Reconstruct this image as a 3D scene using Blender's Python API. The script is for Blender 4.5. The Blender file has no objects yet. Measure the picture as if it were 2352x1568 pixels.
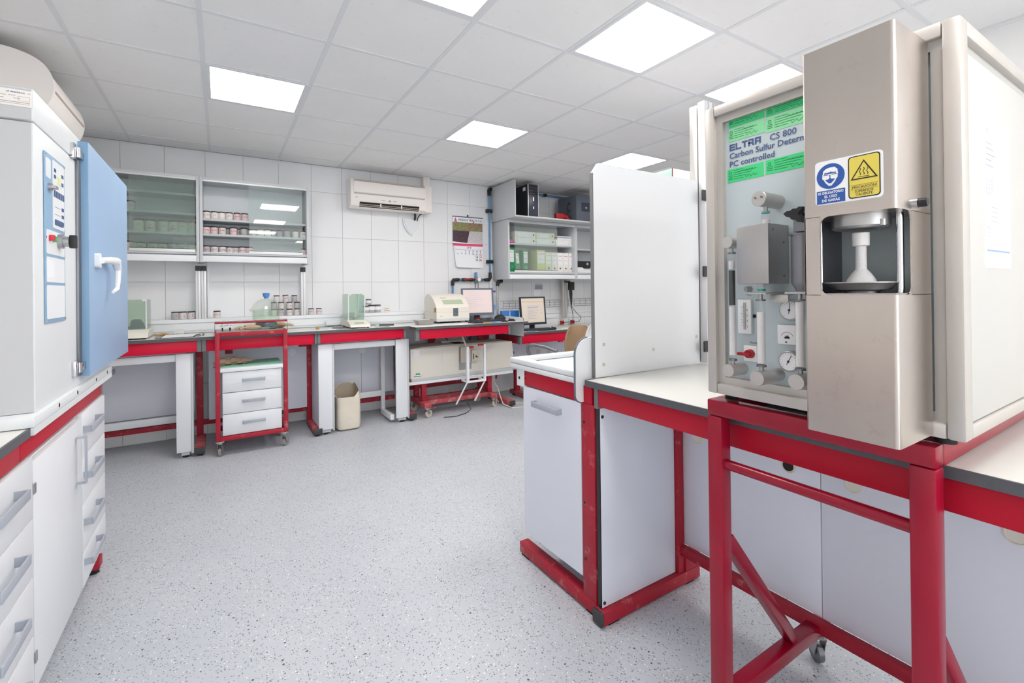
import bpy, bmesh, math, random
import numpy as np
from mathutils import Vector, Matrix
random.seed(7)
SC = bpy.context.scene
COL = SC.collection
PI = math.pi

# ------------------------------------------------------------------ camera
F_PX, YAW, PITCH, ROLL, CX, CY, CAMZ = 1068.8, 0.55931, 0.00273, -0.01168, 1176.0, 663.26, 1.362
_c, _s, _cp, _sp, _cr, _sr = math.cos(YAW), math.sin(YAW), math.cos(PITCH), math.sin(PITCH), math.cos(ROLL), math.sin(ROLL)
_fw = np.array([_s*_cp, _c*_cp, _sp]); _r0 = np.array([_c, -_s, 0.0]); _u0 = np.cross(_r0, _fw)
_rt = _cr*_r0 + _sr*_u0; _up = -_sr*_r0 + _cr*_u0
cam_d = bpy.data.cameras.new('camera'); cam = bpy.data.objects.new('camera', cam_d); COL.objects.link(cam)
cam.matrix_world = Matrix(((_rt[0], _up[0], -_fw[0], 0), (_rt[1], _up[1], -_fw[1], 0), (_rt[2], _up[2], -_fw[2], CAMZ), (0, 0, 0, 1)))
cam_d.sensor_width = 36; cam_d.lens = F_PX*36/2352
cam_d.shift_x = 0; cam_d.shift_y = (CY-784)/2352
cam_d.clip_start = 0.05; cam_d.clip_end = 60
SC.camera = cam

def at(px, py, X=None, Y=None, Z=None):
    """world point seen at a photograph pixel, on a plane of known X, Y or Z"""
    d = (px-CX)/F_PX*_rt - (py-CY)/F_PX*_up + _fw
    t = X/d[0] if X is not None else (Y/d[1] if Y is not None else (Z-CAMZ)/d[2])
    return Vector((t*d[0], t*d[1], t*d[2]+CAMZ))
def XA(px, py, Y): return at(px, py, Y=Y).x
def YA(px, py, X): return at(px, py, X=X).y

# ------------------------------------------------------------------ world, view, light strength
w = bpy.data.worlds.new('world'); SC.world = w; w.use_nodes = True
w.node_tree.nodes['Background'].inputs[0].default_value = (0.93, 0.96, 1.0, 1)
w.node_tree.nodes['Background'].inputs[1].default_value = 2.6
LAMP = 10.0
SC.view_settings.view_transform = 'Standard'; SC.view_settings.look = 'None'
SC.view_settings.exposure = 0.98; SC.view_settings.gamma = 1.0
SC.view_settings.use_curve_mapping = False

# ------------------------------------------------------------------ materials
def lin(h):
    h = h.lstrip('#'); v = [int(h[i:i+2], 16)/255 for i in (0, 2, 4)]
    return tuple(c/12.92 if c <= .04045 else ((c+.055)/1.055)**2.4 for c in v) + (1,)
MATS = {}
def mat(name, hexc, rough=.5, metal=0, var=.04, scale=6, bump=0, bscale=200, dirt=None, dirt_amt=.0, coat=0, spec=.5, stretch=None, emit=0, trans=0, ior=1.45):
    m = bpy.data.materials.new(name); m.use_nodes = True; n = m.node_tree.nodes; l = m.node_tree.links
    b = n['Principled BSDF']; MATS[name] = m
    b.inputs['Roughness'].default_value = rough; b.inputs['Metallic'].default_value = metal
    b.inputs['Coat Weight'].default_value = coat; b.inputs['Coat Roughness'].default_value = .12
    b.inputs['Specular IOR Level'].default_value = spec
    b.inputs['Transmission Weight'].default_value = trans; b.inputs['IOR'].default_value = ior
    tc = n.new('ShaderNodeTexCoord'); mp = n.new('ShaderNodeMapping'); l.new(tc.outputs['Object'], mp.inputs[0])
    if stretch: mp.inputs['Scale'].default_value = stretch
    no = n.new('ShaderNodeTexNoise'); no.inputs['Scale'].default_value = scale; no.inputs['Detail'].default_value = 5
    l.new(mp.outputs[0], no.inputs[0])
    c = lin(hexc); mx = n.new('ShaderNodeMix'); mx.data_type = 'RGBA'
    mx.inputs[6].default_value = tuple(min(1, v*(1-var)) for v in c[:3])+(1,)
    mx.inputs[7].default_value = tuple(min(1, v*(1+var)) for v in c[:3])+(1,)
    l.new(no.outputs[0], mx.inputs[0]); out = mx.outputs[2]
    if dirt:
        n2 = n.new('ShaderNodeTexNoise'); n2.inputs['Scale'].default_value = 14; n2.inputs['Detail'].default_value = 8; n2.inputs['Roughness'].default_value = .75
        l.new(tc.outputs['Object'], n2.inputs[0])
        rp = n.new('ShaderNodeValToRGB'); rp.color_ramp.elements[0].position = .60-dirt_amt*.3; rp.color_ramp.elements[1].position = .78-dirt_amt*.3
        rp.color_ramp.elements[1].color = (.7, .7, .7, 1)
        l.new(n2.outputs[0], rp.inputs[0])
        m2 = n.new('ShaderNodeMix'); m2.data_type = 'RGBA'; m2.inputs[7].default_value = lin(dirt)
        l.new(rp.outputs[0], m2.inputs[0]); l.new(out, m2.inputs[6]); out = m2.outputs[2]
    l.new(out, b.inputs['Base Color'])
    if emit:
        l.new(out, b.inputs['Emission Color']); b.inputs['Emission Strength'].default_value = emit
    if bump:
        nb = n.new('ShaderNodeTexNoise'); nb.inputs['Scale'].default_value = bscale; l.new(mp.outputs[0], nb.inputs[0])
        bp = n.new('ShaderNodeBump'); bp.inputs['Strength'].default_value = bump; bp.inputs['Distance'].default_value = .002
        l.new(nb.outputs[0], bp.inputs['Height']); l.new(bp.outputs[0], b.inputs['Normal'])
    return m
def glass(name, tint, clear=.86, rough=.02):
    m = bpy.data.materials.new(name); m.use_nodes = True; n = m.node_tree.nodes; l = m.node_tree.links; MATS[name] = m
    n.remove(n['Principled BSDF'])
    t = n.new('ShaderNodeBsdfTransparent'); t.inputs[0].default_value = lin(tint)
    g = n.new('ShaderNodeBsdfGlossy'); g.inputs['Roughness'].default_value = rough
    d = n.new('ShaderNodeBsdfDiffuse'); d.inputs[0].default_value = tuple((v+2*.85)/3 for v in lin(tint)[:3])+(1,)
    no = n.new('ShaderNodeTexNoise'); no.inputs['Scale'].default_value = 30; no.inputs['Detail'].default_value = 6
    mr = n.new('ShaderNodeMapRange'); mr.inputs[3].default_value = (1-clear)*.3; mr.inputs[4].default_value = (1-clear)*1.2
    l.new(no.outputs[0], mr.inputs[0])
    a = n.new('ShaderNodeMixShader'); l.new(mr.outputs[0], a.inputs[0]); l.new(t.outputs[0], a.inputs[1]); l.new(d.outputs[0], a.inputs[2])
    fw_ = n.new('ShaderNodeLayerWeight'); pw = n.new('ShaderNodeMath'); pw.operation = 'POWER'; pw.inputs[1].default_value = 4.0; l.new(fw_.outputs['Facing'], pw.inputs[0])
    lw = n.new('ShaderNodeMath'); lw.operation = 'MULTIPLY_ADD'; lw.inputs[1].default_value = .55; lw.inputs[2].default_value = .045; l.new(pw.outputs[0], lw.inputs[0])
    b = n.new('ShaderNodeMixShader'); l.new(lw.outputs[0], b.inputs[0]); l.new(a.outputs[0], b.inputs[1]); l.new(g.outputs[0], b.inputs[2])
    l.new(b.outputs[0], n['Material Output'].inputs[0])
    return m

mat('wall_tile', '#ecedf0', .25, var=.012, scale=3, spec=.4)
mat('grout', '#c9c6c6', .8)
mat('paint', '#f3f2f1', .8)
mat('ceiling_panel', '#f2f1f1', .9, var=.03, scale=2.5, bump=.25, bscale=300, dirt='#cfc4b4', dirt_amt=.0)
mat('ceiling_bar', '#e4e5e8', .55, var=.01)
mat('white', '#e9ecf0', .42, var=.015, scale=4)
mat('white_cab', '#e2e5ea', .4, var=.015, scale=4)
mat('panel_grey', '#dcdfea', .45, var=.02, scale=4)
mat('panel_wear', '#e4e8f4', .45, var=.02, scale=4)
mat('grey_frame', '#c9ccd0', .42, var=.02)
mat('worktop', '#dededa', .33, var=.02, scale=5)
mat('edge_black', '#54565c', .45, var=.15, scale=60)
mat('upright_grey', '#77787a', .5, var=.08)
mat('red_apron', '#cf0f36', .40, var=.06, scale=5, spec=.3)
mat('red_island', '#b9132f', .42, var=.06, scale=5, spec=.3)
mat('red_worn', '#a51a30', .5, var=.1, scale=8, dirt='#d39a97', dirt_amt=.12)
mat('red_dusty', '#b04a52', .6, var=.1, scale=8, dirt='#cfa39d', dirt_amt=.3)
mat('red_paint', '#96062a', .3, var=.07, scale=7, spec=.4, coat=.25, bump=.05, bscale=60)
mat('black', '#26272b', .45, var=.1)
mat('black_cap', '#3e3f42', .6, var=.2, scale=40)
mat('rubber', '#2b2b2c', .8)
mat('dark_hole', '#2d2a28', .9)
mat('handle_grey', '#a8aeb9', .38, var=.02)
mat('steel', '#c2bab4', .30, 1, var=.09, scale=7, stretch=(1, 1, .25), bump=.06, bscale=400, dirt='#b09f94', dirt_amt=.1)
mat('steel_dull', '#b4b2b2', .38, .9, var=.1, scale=12)
mat('steel_dark', '#85868c', .4, .8, var=.12, scale=12)
mat('chrome', '#d9d9dc', .12, 1, var=.02)
mat('alu', '#c6c3c0', .36, .65, var=.04, scale=8, stretch=(1, 1, .2))
mat('alu_frame', '#c4bfba', .42, .35, var=.05, scale=8)
mat('alu_white', '#e3e3e6', .35, .15, var=.02)
mat('machine_panel', '#c3cfd4', .42, var=.02)
mat('machine_side', '#c3c1be', .5, var=.02, scale=3)
mat('cream', '#e4e0d6', .42, var=.02)
mat('cream_dark', '#cfcabf', .5, var=.05, dirt='#a79c8c', dirt_amt=-.1)
mat('cream_dusty', '#c9c1b6', .7, var=.06)
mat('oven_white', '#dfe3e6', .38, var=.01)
mat('oven_side_shade', '#c6c7ca', .38, var=.01)
mat('ac_white', '#f4eeea', .45, var=.02, scale=3)
mat('ac_shadow', '#b9aca4', .6)
mat('blue_door', '#9ab7d8', .42, var=.02, scale=8)
mat('blue_edge_shade', '#7fa3c4', .36, var=.03, scale=8)
mat('blue_print', '#8db0cf', .4)
mat('blue_label', '#8ba3d3', .5)
mat('ink_blue', '#4a5f8c', .5)
mat('ink_dark', '#5c5f66', .5)
mat('ink_red', '#d03a4c', .6)
mat('ink_faint', '#a5a5b2', .6)
mat('sign_blue', '#2f5aa6', .4)
mat('sign_yellow', '#e3cf5c', .4)
mat('sign_white', '#f2f2f4', .4)
mat('sign_black', '#2b2b2e', .4)
mat('green_sticker', '#48d688', .5, var=.08, scale=20)
mat('green_light', '#8fe0a6', .5, var=.08, scale=20)
mat('green_ink', '#1f7f4c', .6)
mat('paper', '#f1f2f6', .8, var=.01)
mat('paper_warm', '#efe0d6', .8)
mat('jar_body', '#d9d4d4', .35, var=.05, scale=15)
mat('jar_white', '#ece6e2', .35, var=.04, scale=15)
mat('jar_grey', '#b5b3b6', .35, var=.12, scale=40)
mat('jar_cream', '#d9dac6', .4, var=.10, scale=30)
mat('jar_pink', '#e3cccd', .35, var=.05, scale=15)
mat('lid_black', '#2e2b2e', .35)
mat('label_white', '#eeeef2', .6)
mat('pipe_blue', '#6593c4', .35)
mat('stopper_blue', '#4f88cf', .5)
mat('bag_blue', '#3f7fd0', .4)
mat('silica', '#586476', .7, var=.5, scale=180)
mat('glove', '#c2a78b', .75, var=.12, scale=30, bump=.3, bscale=120)
mat('cloth', '#9c8470', .9, var=.2, scale=25, bump=.4, bscale=90)
mat('green_mat', '#8fc9b1', .5, var=.25, scale=9, dirt='#7c8a86', dirt_amt=.35)
mat('jerrycan', '#dcd4c6', .55, var=.07, scale=9, dirt='#c9b89f', dirt_amt=.1)
mat('jerry_inner', '#b9ab98', .7, var=.1)
mat('wood', '#b08a54', .6, var=.2, scale=20)
mat('screen_pink', '#e6d6d6', .35, emit=.03)
mat('screen_beige', '#ded4c8', .35, emit=.03)
mat('screen_line', '#b9b3c6', .5)
mat('screen_orange', '#e6c4a4', .5)
mat('lcd_green', '#b3bda6', .3)
mat('lcd_yellow', '#dfe8a0', .3, emit=.05)
mat('monitor_grey', '#5f6877', .4)
mat('monitor_black', '#2e3340', .4)
mat('key', '#3c4149', .5)
mat('binder_green', '#16945a', .45, var=.06)
mat('binder_white', '#eae8e4', .6, var=.03)
mat('binder_cream', '#dfe2c0', .6, var=.03)
mat('binder_yellow', '#d5dc9a', .6, var=.03)
mat('pink', '#d45fa8', .5)
mat('pc_black', '#24272f', .35)
mat('pc_front', '#3a4050', .3)
mat('silver', '#cfcfd4', .3, .6)
mat('dark_box', '#5d6470', .5, var=.05)
mat('red_plastic', '#b9222c', .45)
mat('switch_red', '#c42a3a', .4, emit=.1)
mat('switch_green', '#1fa75c', .4, emit=.1)
mat('chair_brown', '#a08468', .9, var=.08, scale=60, bump=.3, bscale=300)
mat('chair_edge', '#6d5b4a', .8)
mat('plastic_wrap', '#d8dadd', .2, var=.25, scale=35, bump=.8, bscale=45, coat=.5)
mat('cable_white', '#dad8d2', .5)
mat('cable_black', '#2a2b2f', .5)
mat('tape_teal', '#2fa79b', .5)
mat('powder', '#e6e3e4', .95, var=.05, scale=120, bump=.3, bscale=300)
mat('ceramic', '#f0eeec', .6, var=.02)
mat('granule_black', '#2f3034', .7, var=.5, scale=300)
mat('cal_pink', '#e04a7d', .6)
mat('cal_photo', '#8c8a60', .7, var=.6, scale=28)
mat('cal_dark', '#53404a', .7, var=.7, scale=45)
mat('cal_light', '#cfc9cc', .7, var=.3, scale=45)
mat('green_logo', '#25a274', .5)
mat('concrete_dust', '#b9b6b0', .9, var=.1)
glass('glass_clear', '#fbfdfc', .97)
glass('glass_green', '#eef8f4', .92)
glass('glass_cab', '#f8fcfb', .90)
glass('glass_grey', '#dfeae6', .86)
glass('glass_dome', '#fafdf9', .95, .03)
glass('glass_bowl', '#f7fdf7', .95, .03)
glass('clear_plastic', '#fdfefe', .97, .08)
glass('bottle_clear', '#f3f8fc', .8, .08)

def emission(name, hexc, s):
    m = bpy.data.materials.new(name); m.use_nodes = True; n = m.node_tree.nodes; l = m.node_tree.links; MATS[name] = m
    n.remove(n['Principled BSDF']); e = n.new('ShaderNodeEmission'); e.inputs[0].default_value = lin(hexc); e.inputs[1].default_value = s
    l.new(e.outputs[0], n['Material Output'].inputs[0]); return m
emission('lamp', '#fffaf4', LAMP)

def floor_mat():
    m = bpy.data.materials.new('terrazzo'); m.use_nodes = True; n = m.node_tree.nodes; l = m.node_tree.links; MATS['terrazzo'] = m
    b = n['Principled BSDF']; b.inputs['Roughness'].default_value = .42; b.inputs['Specular IOR Level'].default_value = .4
    tc = n.new('ShaderNodeTexCoord')
    base = n.new('ShaderNodeTexNoise'); base.inputs['Scale'].default_value = 1.4; base.inputs['Detail'].default_value = 6; l.new(tc.outputs['Object'], base.inputs[0])
    mx = n.new('ShaderNodeMix'); mx.data_type = 'RGBA'; mx.inputs[6].default_value = lin('#b3b8c1'); mx.inputs[7].default_value = lin('#c6cad1'); l.new(base.outputs[0], mx.inputs[0])
    out = mx.outputs[2]
    for sc, keep, cols, size in ((95, .20, ('#6b727d', '#8b9099'), .30), (150, .26, ('#9298a0', '#6d747e'), .34), (120, .09, ('#e9e7e2', '#e2dace'), .34), (60, .025, ('#3b3f46', '#5a5f66'), .25)):
        v = n.new('ShaderNodeTexVoronoi'); v.inputs['Scale'].default_value = sc; l.new(tc.outputs['Object'], v.inputs[0])
        sp = n.new('ShaderNodeSeparateColor'); l.new(v.outputs['Color'], sp.inputs[0])
        lt = n.new('ShaderNodeMath'); lt.operation = 'LESS_THAN'; lt.inputs[1].default_value = keep; l.new(sp.outputs[0], lt.inputs[0])
        ld = n.new('ShaderNodeMath'); ld.operation = 'LESS_THAN'; ld.inputs[1].default_value = size; l.new(v.outputs['Distance'], ld.inputs[0])
        mu = n.new('ShaderNodeMath'); mu.operation = 'MULTIPLY'; l.new(lt.outputs[0], mu.inputs[0]); l.new(ld.outputs[0], mu.inputs[1])
        cm = n.new('ShaderNodeMix'); cm.data_type = 'RGBA'; cm.inputs[6].default_value = lin(cols[0]); cm.inputs[7].default_value = lin(cols[1]); l.new(sp.outputs[1], cm.inputs[0])
        m2 = n.new('ShaderNodeMix'); m2.data_type = 'RGBA'; l.new(mu.outputs[0], m2.inputs[0]); l.new(out, m2.inputs[6]); l.new(cm.outputs[2], m2.inputs[7]); out = m2.outputs[2]
    l.new(out, b.inputs['Base Color'])
floor_mat()

# ------------------------------------------------------------------ geometry helpers
class Fr:
    """a flat frame: origin, right, up, normal towards the viewer"""
    def __init__(s, o, r, u): s.o = Vector(o); s.r = Vector(r).normalized(); s.u = Vector(u).normalized(); s.n = s.r.cross(s.u)
    def p(s, u, v, d=0): return s.o + s.r*u + s.u*v + s.n*d
def FX(o): return Fr(o, (0, -1, 0), (0, 0, 1))     # faces -X
def FY(o): return Fr(o, (1, 0, 0), (0, 0, 1))      # faces -Y
def FXp(o): return Fr(o, (0, 1, 0), (0, 0, 1))     # faces +X

class G:
    def __init__(s): s.bm = bmesh.new()
    def _hex(s, P):
        v = [s.bm.verts.new(p) for p in P]
        fs = [s.bm.faces.new([v[i] for i in q]) for q in ((0, 3, 2, 1), (4, 5, 6, 7), (0, 1, 5, 4), (1, 2, 6, 5), (2, 3, 7, 6), (3, 0, 4, 7))]
        return v, fs
    def box(s, x0, x1, y0, y1, z0, z1, bev=0, seg=2):
        v, fs = s._hex([(x0, y0, z0), (x1, y0, z0), (x1, y1, z0), (x0, y1, z0), (x0, y0, z1), (x1, y0, z1), (x1, y1, z1), (x0, y1, z1)])
        if bev:
            es = list({e for f in fs for e in f.edges})
            bmesh.ops.bevel(s.bm, geom=es, offset=bev, segments=seg, affect='EDGES', profile=.5)
        return s
    def frbox(s, F, u0, u1, v0, v1, d0, d1, bev=0):
        v, fs = s._hex([F.p(u0, v0, d0), F.p(u1, v0, d0), F.p(u1, v1, d0), F.p(u0, v1, d0), F.p(u0, v0, d1), F.p(u1, v0, d1), F.p(u1, v1, d1), F.p(u0, v1, d1)])
        if bev:
            es = list({e for f in fs for e in f.edges})
            bmesh.ops.bevel(s.bm, geom=es, offset=bev, segments=2, affect='EDGES', profile=.5)
        return s
    def prism(s, pts, vec):
        """closed polygon (3D points) swept along vec"""
        vec = Vector(vec); a = [s.bm.verts.new(p) for p in pts]; b = [s.bm.verts.new(Vector(p)+vec) for p in pts]
        n = len(pts)
        s.bm.faces.new(a[::-1]); s.bm.faces.new(b)
        for i in range(n): s.bm.faces.new((a[i], a[(i+1) % n], b[(i+1) % n], b[i]))
        return s
    def frpoly(s, F, pts, d0, d1):
        return s.prism([F.p(u, v, d0) for u, v in pts], F.n*(d1-d0))
    def frrect(s, F, u0, u1, v0, v1, r, d0, d1, seg=5):
        pts = []
        for cx, cy, a0 in ((u1-r, v1-r, 0), (u0+r, v1-r, 90), (u0+r, v0+r, 180), (u1-r, v0+r, 270)):
            for k in range(seg+1):
                a = math.radians(a0+90*k/seg); pts.append((cx+r*math.cos(a), cy+r*math.sin(a)))
        return s.frpoly(F, pts, d0, d1)
    def frdisc(s, F, u, v, r, d0, d1, n=28, ry=None):
        ry = ry or r
        return s.frpoly(F, [(u+r*math.cos(2*PI*k/n), v+ry*math.sin(2*PI*k/n)) for k in range(n)], d0, d1)
    def frline(s, F, pts, wd, d0, d1):
        for (a, b), (c, d) in zip(pts[:-1], pts[1:]):
            L = math.hypot(c-a, d-b) or 1e-6; nx, ny = -(d-b)/L*wd/2, (c-a)/L*wd/2
            s.frpoly(F, [(a-nx, b-ny), (c-nx, d-ny), (c+nx, d+ny), (a+nx, b+ny)], d0, d1)
        return s
    def rings(s, R, cap0=True, cap1=True, closed=False):
        vs = [[s.bm.verts.new(p) for p in r] for r in R]
        m = len(vs)
        for i in range(m-1 if not closed else m):
            a, b = vs[i], vs[(i+1) % m]; n = len(a)
            for k in range(n): s.bm.faces.new((a[k], a[(k+1) % n], b[(k+1) % n], b[k]))
        if not closed:
            if cap0: s.bm.faces.new(vs[0][::-1])
            if cap1: s.bm.faces.new(vs[-1])
        return s
    def cyl(s, p0, p1, r, n=16, r1=None):
        return s.tube([p0, p1], [r, r if r1 is None else r1], n)
    def tube(s, pts, r, n=10, cap=True):
        pts = [Vector(p) for p in pts]; rs = r if isinstance(r, (list, tuple)) else [r]*len(pts)
        R = []; prev = None
        for i, p in enumerate(pts):
            t = (pts[min(i+1, len(pts)-1)]-pts[max(i-1, 0)]).normalized()
            if prev is None:
                a = Vector((0, 0, 1)) if abs(t.z) < .9 else Vector((1, 0, 0)); x = t.cross(a).normalized()
            else:
                x = (prev - t*prev.dot(t)).normalized()
            prev = x; y = t.cross(x)
            R.append([p + (x*math.cos(2*PI*k/n)+y*math.sin(2*PI*k/n))*rs[i] for k in range(n)])
        return s.rings(R, cap, cap)
    def beam(s, p0, p1, w, h, upv=(0, 0, 1), bev=0):
        p0, p1 = Vector(p0), Vector(p1); t = (p1-p0).normalized(); x = t.cross(Vector(upv)).normalized(); y = x.cross(t)
        P = []
        for p in (p0, p1):
            for a, b in ((-1, -1), (1, -1), (1, 1), (-1, 1)): P.append(p+x*a*w/2+y*b*h/2)
        v, fs = s._hex(P)
        if bev: bmesh.ops.bevel(s.bm, geom=list({e for f in fs for e in f.edges}), offset=bev, segments=2, affect='EDGES', profile=.5)
        return s
    def lathe(s, c, prof, n=28, axis='z', sx=1, sy=1):
        c = Vector(c); R = []
        for r, h in prof:
            ring = []
            for k in range(n):
                a = 2*PI*k/n; u, v = max(r, 1e-5)*math.cos(a)*sx, max(r, 1e-5)*math.sin(a)*sy
                ring.append(c + {'z': Vector((u, v, h)), 'x': Vector((h, u, v)), 'y': Vector((v, h, u))}[axis])
            R.append(ring)
        return s.rings(R)
    def grid(s, f, nu, nv):
        vs = [[s.bm.verts.new(f(i/nu, j/nv)) for j in range(nv+1)] for i in range(nu+1)]
        for i in range(nu):
            for j in range(nv): s.bm.faces.new((vs[i][j], vs[i+1][j], vs[i+1][j+1], vs[i][j+1]))
        return s
    def mesh(s, name, m, off=None):
        if off is not None: bmesh.ops.translate(s.bm, verts=s.bm.verts, vec=-Vector(off))
        bmesh.ops.recalc_face_normals(s.bm, faces=s.bm.faces)
        me = bpy.data.meshes.new(name); s.bm.to_mesh(me); s.bm.free()
        me.materials.append(MATS[m])
        me.polygons.foreach_set('use_smooth', [True]*len(me.polygons))
        me.set_sharp_from_angle(angle=math.radians(32))
        return me

def tag(o, label=None, cat=None, group=None, kind=None):
    if label: o['label'] = label
    if cat: o['category'] = cat
    if group: o['group'] = group
    if kind: o['kind'] = kind
    return o
SPLIT = {'side_frame', 'key_field', 'track', 'glass_side', 'foot_pad', 'foot', 'post', 'louver', 'top_grille', 'collar', 'lower_strip', 'corner', 'upright', 'back_panel', 'shelf_box', 'leg', 'hook_plate', 'trim', 'drive_bay', 'port_strip', 'wheel_pair', 'top_frame', 'base_frame', 'print_line', 'mark', 'print_mark', 'table_line', 'screw', 'screw_hole', 'profile', 'inner_frame', 'port_slot', 'sign_goggles', 'text_rule', 'edge_band', 'thumb_screw', 'plate_line', 'groove', 'rim', 'plug', 'cross_wire', 'upright_end'}
def islands(g):
    bm = g.bm; seen = set(); out = []
    for v in bm.verts:
        if v in seen: continue
        st = [v]; comp = set([v])
        while st:
            a = st.pop()
            for e in a.link_edges:
                b = e.other_vert(a)
                if b not in comp: comp.add(b); st.append(b)
        seen |= comp; out.append(comp)
    if len(out) < 2: return [g]
    res = []
    for comp in out:
        q = G(); mp = {v: q.bm.verts.new(v.co) for v in comp}
        for f in {f for v in comp for f in v.link_faces}: q.bm.faces.new([mp[v] for v in f.verts])
        res.append(q)
    bm.free(); return res
class Thing:
    def __init__(s, name, label, cat, loc=(0, 0, 0), rz=0, group=None, local=False, kind=None):
        o = bpy.data.objects.new(name, None); COL.objects.link(o); o.empty_display_size = .05
        o.location = loc; o.rotation_euler = (0, 0, rz); s.o = o; s.off = Vector((0, 0, 0)) if local else Vector(loc)
        tag(o, label, cat, group, kind)
    def p(s, name, m, g, parent=None, label=None, kind=None):
        if name in SPLIT and not kind:
            gs = islands(g)
            if len(gs) > 1: return [s.p(name, m, q, parent, label, 'x') for q in gs][0]
        if kind == 'x': kind = None
        me = g.mesh(name, m, s.off); o = bpy.data.objects.new(name, me); COL.objects.link(o); o.parent = parent or s.o
        tag(o, label, None, None, kind); return o
    def text(s, txt, F, u, v, size, m, parent=None, name='lettering', align='LEFT', bold=0.0, d=.0012, sx=1.0):
        o = text_obj(name, txt, F, u, v, size, m, align, bold, d, s.off, sx); o.parent = parent or s.o; return o
def text_obj(name, txt, F, u, v, size, m, align, bold, d, off, sx=1.0):
    c = bpy.data.curves.new('t', 'FONT'); c.body = txt; c.size = size; c.align_x = align; c.offset = bold; c.resolution_u = 2
    t = bpy.data.objects.new('t', c); me = bpy.data.meshes.new_from_object(t)
    bpy.data.objects.remove(t); bpy.data.curves.remove(c)
    o3 = F.p(u, v, d) - off
    M = Matrix(((F.r.x, F.u.x, F.n.x, o3.x), (F.r.y, F.u.y, F.n.y, o3.y), (F.r.z, F.u.z, F.n.z, o3.z), (0, 0, 0, 1))) @ Matrix.Diagonal((sx, 1, 1, 1))
    me.transform(M); me.materials.clear(); me.materials.append(MATS[m]); me.name = name
    o = bpy.data.objects.new(name, me); COL.objects.link(o); return o
def dup(root, loc, rz=None, label=None, group=None, rot=None):
    r = root.copy(); COL.objects.link(r); r.location = loc
    if rz is not None: r.rotation_euler = (0, 0, rz)
    if rot is not None: r.rotation_euler = rot
    if label: r['label'] = label
    if group: r['group'] = group
    for ch in list(root.children):
        c = ch.copy(); COL.objects.link(c); c.parent = r
        for gch in ch.children:
            d = gch.copy(); COL.objects.link(d); d.parent = c
    return r
def single(name, m, g, label, cat, loc, group=None):
    me = g.mesh(name, m, loc); o = bpy.data.objects.new(name, me); COL.objects.link(o); o.location = loc
    return tag(o, label, cat, group)
def struct(name, m, g, loc=(0, 0, 0)):
    me = g.mesh(name, m, loc); o = bpy.data.objects.new(name, me); COL.objects.link(o); o.location = loc; o['kind'] = 'structure'; return o
def child(name, m, g, parent):
    me = g.mesh(name, m, parent.location); o = bpy.data.objects.new(name, me); COL.objects.link(o); o.parent = parent; return o

# ------------------------------------------------------------------ the room
XL, XR, YB, YR, ZC = -1.10, 5.30, 5.40, -4.60, 2.744
floor = struct('floor', 'terrazzo', G().box(XL-.1, XR+.1, YR-.1, YB+.1, -.08, 0))
ceiling = struct('ceiling', 'paint', G().box(XL-.1, XR+.1, YR-.1, YB+.1, ZC+.012, ZC+.1))
gx = [XL] + [-.677+.5985*k for k in range(10)] + [XR]
gy = [YR] + [5.135-.6045*k for k in range(15, -1, -1)] + [YB]
lamps = {(-.08, 3.32): 'square ceiling light panel at left above the glazed wall cabinets',
         (1.717, 3.32): 'square ceiling light panel in front of the air conditioner',
         (3.512, 3.32): 'ceiling light panel half hidden behind the tall white partition',
         (.52, 1.508): 'ceiling light panel cut off by the top edge of the photo',
         (1.717, 1.508): 'largest square ceiling light panel above the island',
         (2.914, 1.508): 'ceiling light panel right behind the top of the grey analyser',
         (.52, -.306): 'ceiling light panel right behind the camera',
         (.52, -2.12): 'left ceiling light panel of the row well behind the camera', (1.717, -2.12): 'middle ceiling light panel of the row well behind the camera', (2.914, -2.12): 'right ceiling light panel of the row well behind the camera',
         (-.08, -3.933): 'left ceiling light panel nearest the added window', (1.717, -3.933): 'middle ceiling light panel nearest the added window', (3.512, -3.933): 'right ceiling light panel nearest the added window'}
pm = None
sizes = {}
bars = G()
for i in range(len(gx)-1):
    for j in range(len(gy)-1):
        x0, x1, y0, y1 = gx[i], gx[i+1], gy[j], gy[j+1]
        key = None
        for (lx, ly), lab in lamps.items():
            if abs(lx-x0) < .05 and abs(ly-y0) < .08: key = lab
        if key:
            t = Thing('ceiling_light', key, 'light', ((x0+x1)/2, (y0+y1)/2, ZC-.006), group='ceiling light panels')
            fr = G(); a = .022
            fr.box(x0+.012, x1-.012, y0+.012, y0+.012+a, ZC-.004, ZC+.008); fr.box(x0+.012, x1-.012, y1-.012-a, y1-.012, ZC-.004, ZC+.008)
            fr.box(x0+.012, x0+.012+a, y0+.012+a, y1-.012-a, ZC-.004, ZC+.008); fr.box(x1-.012-a, x1-.012, y0+.012+a, y1-.012-a, ZC-.004, ZC+.008)
            t.p('frame', 'ceiling_bar', fr)
            t.p('diffuser', 'lamp', G().box(x0+.012+a, x1-.012-a, y0+.012+a, y1-.012-a, ZC-.001, ZC+.006))
            continue
        k = (round(x1-x0, 3), round(y1-y0, 3))
        if k not in sizes:
            sizes[k] = G().box(-(x1-x0)/2+.012, (x1-x0)/2-.012, -(y1-y0)/2+.012, (y1-y0)/2-.012, .002, .012).mesh('ceiling_panel', 'ceiling_panel')
        o = bpy.data.objects.new('ceiling_panel', sizes[k]); COL.objects.link(o); o.parent = ceiling; o.location = ((x0+x1)/2, (y0+y1)/2, ZC)
for x in gx[1:-1]: child('ceiling_bar', 'ceiling_bar', G().box(x-.012, x+.012, YR, YB, ZC-.001, ZC+.01), ceiling)
for y in gy[1:-1]: child('ceiling_bar', 'ceiling_bar', G().box(XL, XR, y-.012, y+.012, ZC-.0012, ZC+.009), ceiling)

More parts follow.
